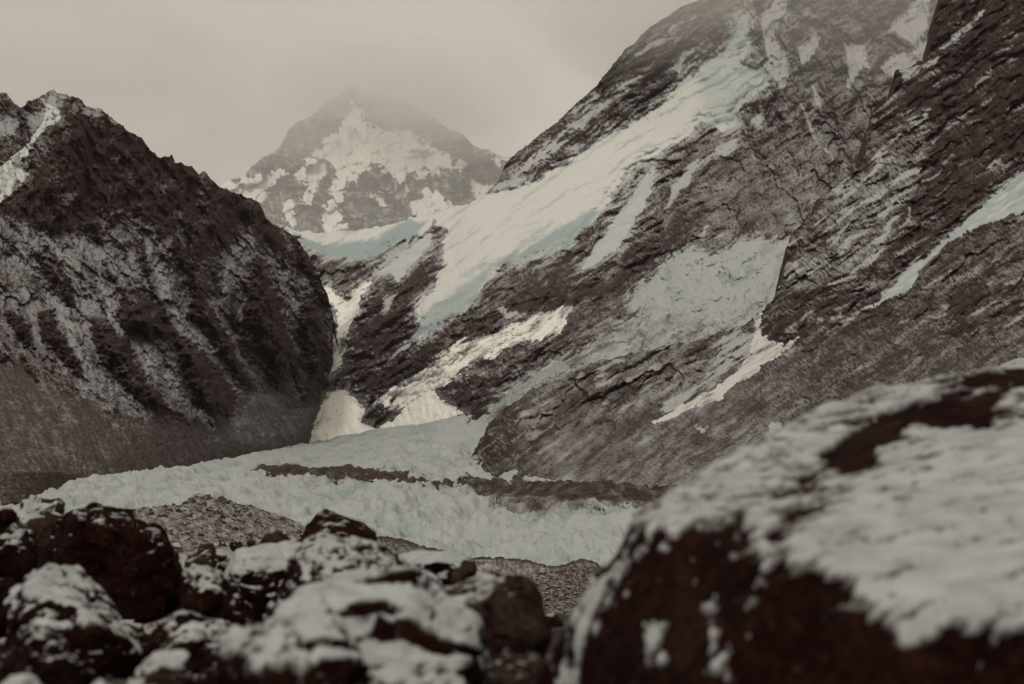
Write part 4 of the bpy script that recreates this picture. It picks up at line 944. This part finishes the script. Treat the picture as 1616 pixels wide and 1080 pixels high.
darkB1 = [[(1310, 722), (1345, 690), (1400, 672), (1500, 640), (1560, 640), (1550, 662), (1480, 672), (1415, 672), (1425, 692), (1380, 700), (1380, 730), (1345, 738)], [(1000, 900), (1150, 850), (1210, 860), (1300, 940), (1350, 1000), (1400, 1040), (1640, 1010), (1640, 1110), (960, 1110), (965, 980)],
          [(1470, 600), (1640, 575), (1640, 620), (1560, 622), (1480, 640)]]
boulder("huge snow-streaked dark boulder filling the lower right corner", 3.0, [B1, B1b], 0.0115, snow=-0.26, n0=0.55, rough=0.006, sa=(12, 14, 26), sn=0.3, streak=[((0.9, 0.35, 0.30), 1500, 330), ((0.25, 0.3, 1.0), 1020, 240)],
        polys=[(snowB1, 0.56), (bandB1, 0.36), (darkB1[0], -1.4), (darkB1[1], -0.24), (darkB1[2], -0.6)] + [(p_, 0.75) for p_ in
               ([(1205, 825), (1228, 835), (1204, 930), (1188, 1010), (1168, 1010), (1185, 920)], [(1256, 965), (1280, 956), (1302, 975), (1320, 1022), (1306, 1032), (1288, 1000)],
                [(850, 1095), (898, 1000), (940, 925), (955, 960), (935, 1020), (945, 1095)], [(1098, 960), (1130, 950), (1162, 1040), (1180, 1095), (1125, 1095)], [(1020, 1000), (1045, 990), (1060, 1095), (1030, 1095)])],
        smooth=36, chips=0)
SMALL = dict(cat="boulder")
def bo(label, Y, outline, thick, pxv=5.0, **k):
    hull = k.pop('hulls', None) or auto(outline, thick, Y, k.pop('drop', 0.18), k.pop('fs', 0.66))
    return boulder(label, Y, hull, pxv * Y / FPX, **k)

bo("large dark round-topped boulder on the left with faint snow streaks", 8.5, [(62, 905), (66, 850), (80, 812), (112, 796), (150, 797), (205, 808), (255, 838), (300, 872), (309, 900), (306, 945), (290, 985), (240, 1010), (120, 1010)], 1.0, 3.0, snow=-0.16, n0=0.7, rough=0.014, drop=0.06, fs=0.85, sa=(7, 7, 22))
B3 = [(8, 958, 0), (30, 908, .1), (62, 893, .15), (95, 908, .12), (130, 945, .05), (180, 985, 0), (232, 1034, 0), (62, 1000, -.38), (150, 1000, -.36), (205, 1032, -.22), (90, 1090, -.36), (205, 1090, -.25), (60, 960, -.25), (120, 900, .6), (200, 1000, .5), (20, 1130, -.1), (220, 1130, 0), (40, 980, .5)]
bo("wedge boulder at left edge, smooth snow on top and dark front face", 5.2, None, 0, 3.4, hulls=[B3], snow=0.28, n0=0.5, rough=0.012)
bo("small dark boulder with a split snow cap in the lower left corner", 4.2, [(5, 1030), (40, 992), (65, 983), (85, 1003), (112, 1020), (145, 1070), (150, 1110), (0, 1110)], 0.3, snow=-0.05, n0=0.5, rough=0.018)
bo("rounded snow-capped boulder with pitted dark base, beside the large dark boulder", 4.9, [(245, 1012), (262, 980), (300, 967), (345, 972), (378, 998), (386, 1020), (370, 1055), (330, 1070), (270, 1065), (248, 1038)], 0.3, snow=0.1, n0=0.45, rough=0.02, drop=0.3)
bo("pale brown wedge stone with thin snow at the bottom edge", 3.7, [(185, 1095), (235, 1042), (265, 1025), (298, 1027), (304, 1060), (302, 1110), (185, 1110)], 0.22, snow=0.1, n0=0.3, mat='boulder_brown', rough=0.012)
B7 = [(350, 1075, .1), (378, 1020, .1), (420, 972, .15), (480, 940, .3), (540, 922, .45), (600, 914, .5), (650, 925, .45), (700, 955, .35), (740, 985, .25), (765, 1040, .1), (470, 1048, -.4), (560, 1040, -.45), (640, 1055, -.45), (720, 1065, -.35), (400, 1045, -.25),
      (480, 1110, -.45), (720, 1120, -.4), (600, 1120, -.5), (400, 1240, 0), (740, 1240, 0), (600, 1000, .9), (720, 1050, .7)]
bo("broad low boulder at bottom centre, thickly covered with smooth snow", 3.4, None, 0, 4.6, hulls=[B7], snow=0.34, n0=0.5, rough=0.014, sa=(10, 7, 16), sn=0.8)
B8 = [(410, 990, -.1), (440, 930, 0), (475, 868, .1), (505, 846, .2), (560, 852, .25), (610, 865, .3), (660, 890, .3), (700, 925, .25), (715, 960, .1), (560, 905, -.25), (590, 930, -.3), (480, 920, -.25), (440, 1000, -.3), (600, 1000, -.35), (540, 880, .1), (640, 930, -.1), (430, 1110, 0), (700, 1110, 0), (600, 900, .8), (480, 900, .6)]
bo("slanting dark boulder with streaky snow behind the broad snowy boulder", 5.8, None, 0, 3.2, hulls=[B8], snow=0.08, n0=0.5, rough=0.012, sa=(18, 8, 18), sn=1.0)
B9 = [(464, 870, 0), (484, 836, 0), (499, 808, .05), (513, 802, .1), (530, 820, -.05), (552, 822, .0), (575, 826, .1), (592, 840, .1), (598, 862, .05), (540, 850, -.3), (505, 850, -.28), (575, 860, -.25), (500, 890, -.2), (580, 890, -.2), (470, 885, -.1), (560, 850, .5), (490, 850, .5), (590, 950, 0), (480, 950, 0)]
bo("sharp angular dark boulder standing against the glacier ice", 9.0, None, 0, 2.6, hulls=[B9], snow=-0.3, n0=0.6, rough=0.01, sn=0.7, smooth=1, chips=0)
bo("flat slab thickly covered with snow behind the round dark boulders", 8.0, [(343, 908), (368, 872), (420, 858), (482, 861), (492, 890), (470, 925), (430, 945), (385, 930)], 0.7, 3.2, snow=0.85, n0=0.5, rough=0.01, drop=0.1, fs=0.7)
B11 = [(688, 928, .1), (718, 906, .2), (790, 898, .15), (816, 905, .1), (846, 935, .1), (864, 975, .1), (874, 1002, .1), (850, 1050, .1), (780, 960, -.3), (740, 985, -.3), (840, 1000, -.2), (800, 925, -.1), (700, 990, -.25), (720, 1110, -.35), (850, 1110, -.15), (700, 1160, 0), (840, 1160, 0), (800, 950, .6), (720, 950, .6)]
bo("dark boulder with bare brown right side, between two snowy boulders", 4.3, None, 0, 4.6, hulls=[B11], snow=-0.02, n0=0.55, rough=0.012, polys=[([(800, 890), (880, 890), (900, 1110), (740, 1110), (740, 1000), (800, 940)], -0.6)], mat='boulder_brown')
bo("thin snowy slab between the slanting boulder and the moraine wall", 7.2, [(592, 882), (640, 868), (720, 872), (738, 882), (748, 905), (720, 925), (640, 925)], 0.5, snow=0.85, n0=0.5, rough=0.012, drop=0.1)
bo("small bare brown rock at the end of the thin snowy slab", 6.6, [(716, 905), (722, 885), (738, 873), (751, 885), (754, 912), (735, 925)], 0.2, snow=-0.6, mat='boulder_brown', rough=0.02)
bo("dark boulder patched with snow, right of the large dark boulder", 6.8, [(288, 910), (315, 874), (345, 900), (375, 935), (400, 970), (407, 1000), (370, 1015), (310, 1005), (288, 960)], 0.5, snow=-0.05, n0=0.5, rough=0.016, polys=[([(295, 890), (325, 885), (335, 930), (315, 955), (295, 940)], 0.5)])
bo("pale angular rock with snow on its left side, on the far left", 10.5, [(22, 812), (34, 780), (60, 772), (82, 775), (96, 792), (90, 812), (60, 828), (30, 828)], 0.4, snow=0.0, n0=0.4, mat='boulder_brown', rough=0.014, polys=[([(20, 770), (62, 768), (45, 830), (15, 830)], 0.6)])
bo("dark rock cut by the left edge of the picture, highest of those there", 9.2, [(-25, 800), (0, 792), (14, 794), (25, 812), (25, 832), (-25, 840)], 0.4, snow=-0.1, rough=0.016)
bo("dark rock with snowy flat top at the left edge", 7.6, [(-25, 852), (10, 836), (45, 830), (57, 850), (55, 895), (20, 905), (-25, 910)], 0.5, snow=-0.02, rough=0.016)
bo("low black rock at the left edge below the flat snowy one", 6.4, [(-40, 915), (0, 902), (22, 915), (20, 965), (-10, 1010), (-40, 1010)], 0.4, snow=-0.6, rough=0.016)
bo("small pointed brown rock on the edge of the flat snowy slab", 9.6, [(412, 862), (427, 835), (440, 838), (456, 863), (435, 870)], 0.2, 2.6, snow=-0.7, mat='boulder_brown', rough=0.02)
bo("small brown rock with a snow cap below the stony mound", 9.8, [(296, 866), (310, 851), (326, 853), (334, 866), (320, 876), (300, 876)], 0.2, 2.6, snow=0.05, mat='boulder_brown', rough=0.025)
bo("white snow-covered hump behind the top of the huge boulder", 9.0, [(1540, 600), (1580, 580), (1620, 561), (1680, 545), (1700, 620), (1600, 640)], 0.8, 4, snow=1.2, rough=0.01)
bo("snowy stone at the very bottom of the left corner", 3.2, [(-10, 1095), (15, 1070), (40, 1062), (62, 1075), (75, 1110), (0, 1120)], 0.15, snow=0.8, rough=0.01)
bo("small snow-capped stone at the bottom edge beside the pale wedge stone", 3.2, [(125, 1100), (140, 1078), (162, 1072), (185, 1085), (195, 1120), (130, 1120)], 0.15, snow=0.8, rough=0.01)
bo("black boulder in the gap below the rounded snow-capped boulder", 4.4, [(300, 1075), (330, 1050), (380, 1045), (420, 1060), (430, 1110), (300, 1120)], 0.3, snow=-0.4, rough=0.018)
bo("black boulder in shadow under the large dark boulder", 6.0, [(215, 1040), (240, 990), (285, 985), (300, 1020), (290, 1070), (220, 1080)], 0.4, snow=-0.6, rough=0.018)
bo("dark boulder at the bottom edge between the broad snowy boulder and the huge one", 3.6, [(735, 1095), (760, 1050), (800, 1030), (845, 1040), (870, 1070), (880, 1120), (740, 1120)], 0.3, snow=-0.25, rough=0.018, mat='boulder_brown')
rs = np.random.RandomState(77)
for i, (sx, sy, w, lb) in enumerate([(331, 888, 16, "small dark stone just right of the large dark boulder's top edge"), (348, 878, 14, "small stone between the large dark boulder and the flat snowy slab"), (352, 897, 12, "tiny stone at the left foot of the flat snowy slab"),
                                 (337, 907, 18, "small stone above the snow-patched dark boulder"), (372, 862, 15, "small stone at the far left corner of the flat snowy slab"), (396, 857, 11, "tiny stone on the far edge of the snowy slab, left of the pointed rock"),
                                 (464, 858, 12, "small stone between the pointed brown rock and the sharp angular boulder"), (278, 862, 12, "small stone behind the right shoulder of the large dark boulder"), (100, 824, 13, "small stone between the pale angular rock and the large dark boulder")]):
    r_, c_ = np.unravel_index(np.argmin((Lb.px - sx) ** 2 + (Lb.py - sy - w * 0.35) ** 2 + 1e6 * (Lb.behind > 0)), Lb.px.shape)
    Ys = float(Lb.P[r_, c_][1]) - 0.03
    o = [(sx + w * 0.8 * math.cos(a) * (0.8 + 0.4 * rs.rand()), sy + w * 0.55 * math.sin(a) * (0.8 + 0.4 * rs.rand())) for a in np.linspace(0, 6.28, 8)[:-1]]
    boulder(lb, Ys, auto(o, w * 0.012, Ys, 0.18, 0.66, False), 2.4 * Ys / FPX, snow=rs.choice([-0.3, 0.1, 0.3]), n0=0.5, mat=['boulder_dark', 'boulder_brown'][i % 2], rough=0.02, group="small stones between the boulders", cat="stone", name="stone")

# ------------------------------------------------------------------ the air
def haze_box(name, lo, hi, dens, col, kind='stuff'):
    bm = bmesh.new(); bmesh.ops.create_cube(bm, size=1.0)
    for v in bm.verts: v.co = [lo[i] if v.co[i] < 0 else hi[i] for i in range(3)]
    me = bpy.data.meshes.new(name); bm.to_mesh(me); bm.free()
    m = bpy.data.materials.new(name); m.use_nodes = True; t = m.node_tree; t.nodes.clear()
    o_ = t.nodes.new("ShaderNodeOutputMaterial"); v = t.nodes.new("ShaderNodeVolumePrincipled")
    v.inputs['Color'].default_value = (*col, 1); v.inputs['Density'].default_value = dens; v.inputs['Anisotropy'].default_value = 0.0
    t.links.new(v.outputs[0], o_.inputs['Volume']); me.materials.append(m)
    o = bpy.data.objects.new(name, me); COL.objects.link(o); o['kind'] = kind
    return o
haze_box("haze", (-52000, -30, -125), (52000, 41000, 5400), 0.9e-5, (0.98, 0.96, 0.97))

def mist(label, centre, axes, dens, seed):
    """a bank of thin mist: a lumpy closed shell filled with even mist"""
    bm = bmesh.new(); bmesh.ops.create_icosphere(bm, subdivisions=5, radius=1.0)
    p = np.array([v.co for v in bm.verts])
    p = p * (1 + 0.22 * fbm3(p, [1.6] * 3, 4, seed))[:, None] * np.array(axes) + np.array(centre)
    for v, c in zip(bm.verts, p): v.co = c
    me = bpy.data.meshes.new("mist"); bm.to_mesh(me); bm.free()
    m = bpy.data.materials.new("mist"); m.use_nodes = True; t = m.node_tree; t.nodes.clear()
    o_ = t.nodes.new("ShaderNodeOutputMaterial"); v = t.nodes.new("ShaderNodeVolumePrincipled")
    v.inputs['Color'].default_value = (0.98, 0.97, 0.95, 1); v.inputs['Density'].default_value = dens; v.inputs['Anisotropy'].default_value = 0.0
    t.links.new(v.outputs[0], o_.inputs['Volume']); me.materials.append(m)
    o = bpy.data.objects.new("mist", me); COL.objects.link(o)
    tag(o, label, "mist", kind='stuff'); return o
mist("thin bank of mist in the air behind the icy col", at(560, 490, 12500), (9500, 6500, 2700), 3.3e-5, 9)
mist("thin mist veiling the upper half of the far peak", at(570, 160, 18600), (2600, 2300, 900), 2.2e-4, 1)
mist("mist hiding the very summit of the far peak", at(590, 135, 19400), (1500, 1500, 480), 5e-4, 2)
mist("mist drifting off the right shoulder of the far peak", at(680, 170, 19000), (1000, 1500, 400), 3e-4, 3)
mist("mist hanging round the top of the centre mountain", at(1330, -90, 2700), (650, 700, 330), 5e-4, 4)
mist("wisp of mist blowing off the top of the long diagonal ridge", at(1030, 30, 3000), (230, 260, 130), 1.3e-3, 5)
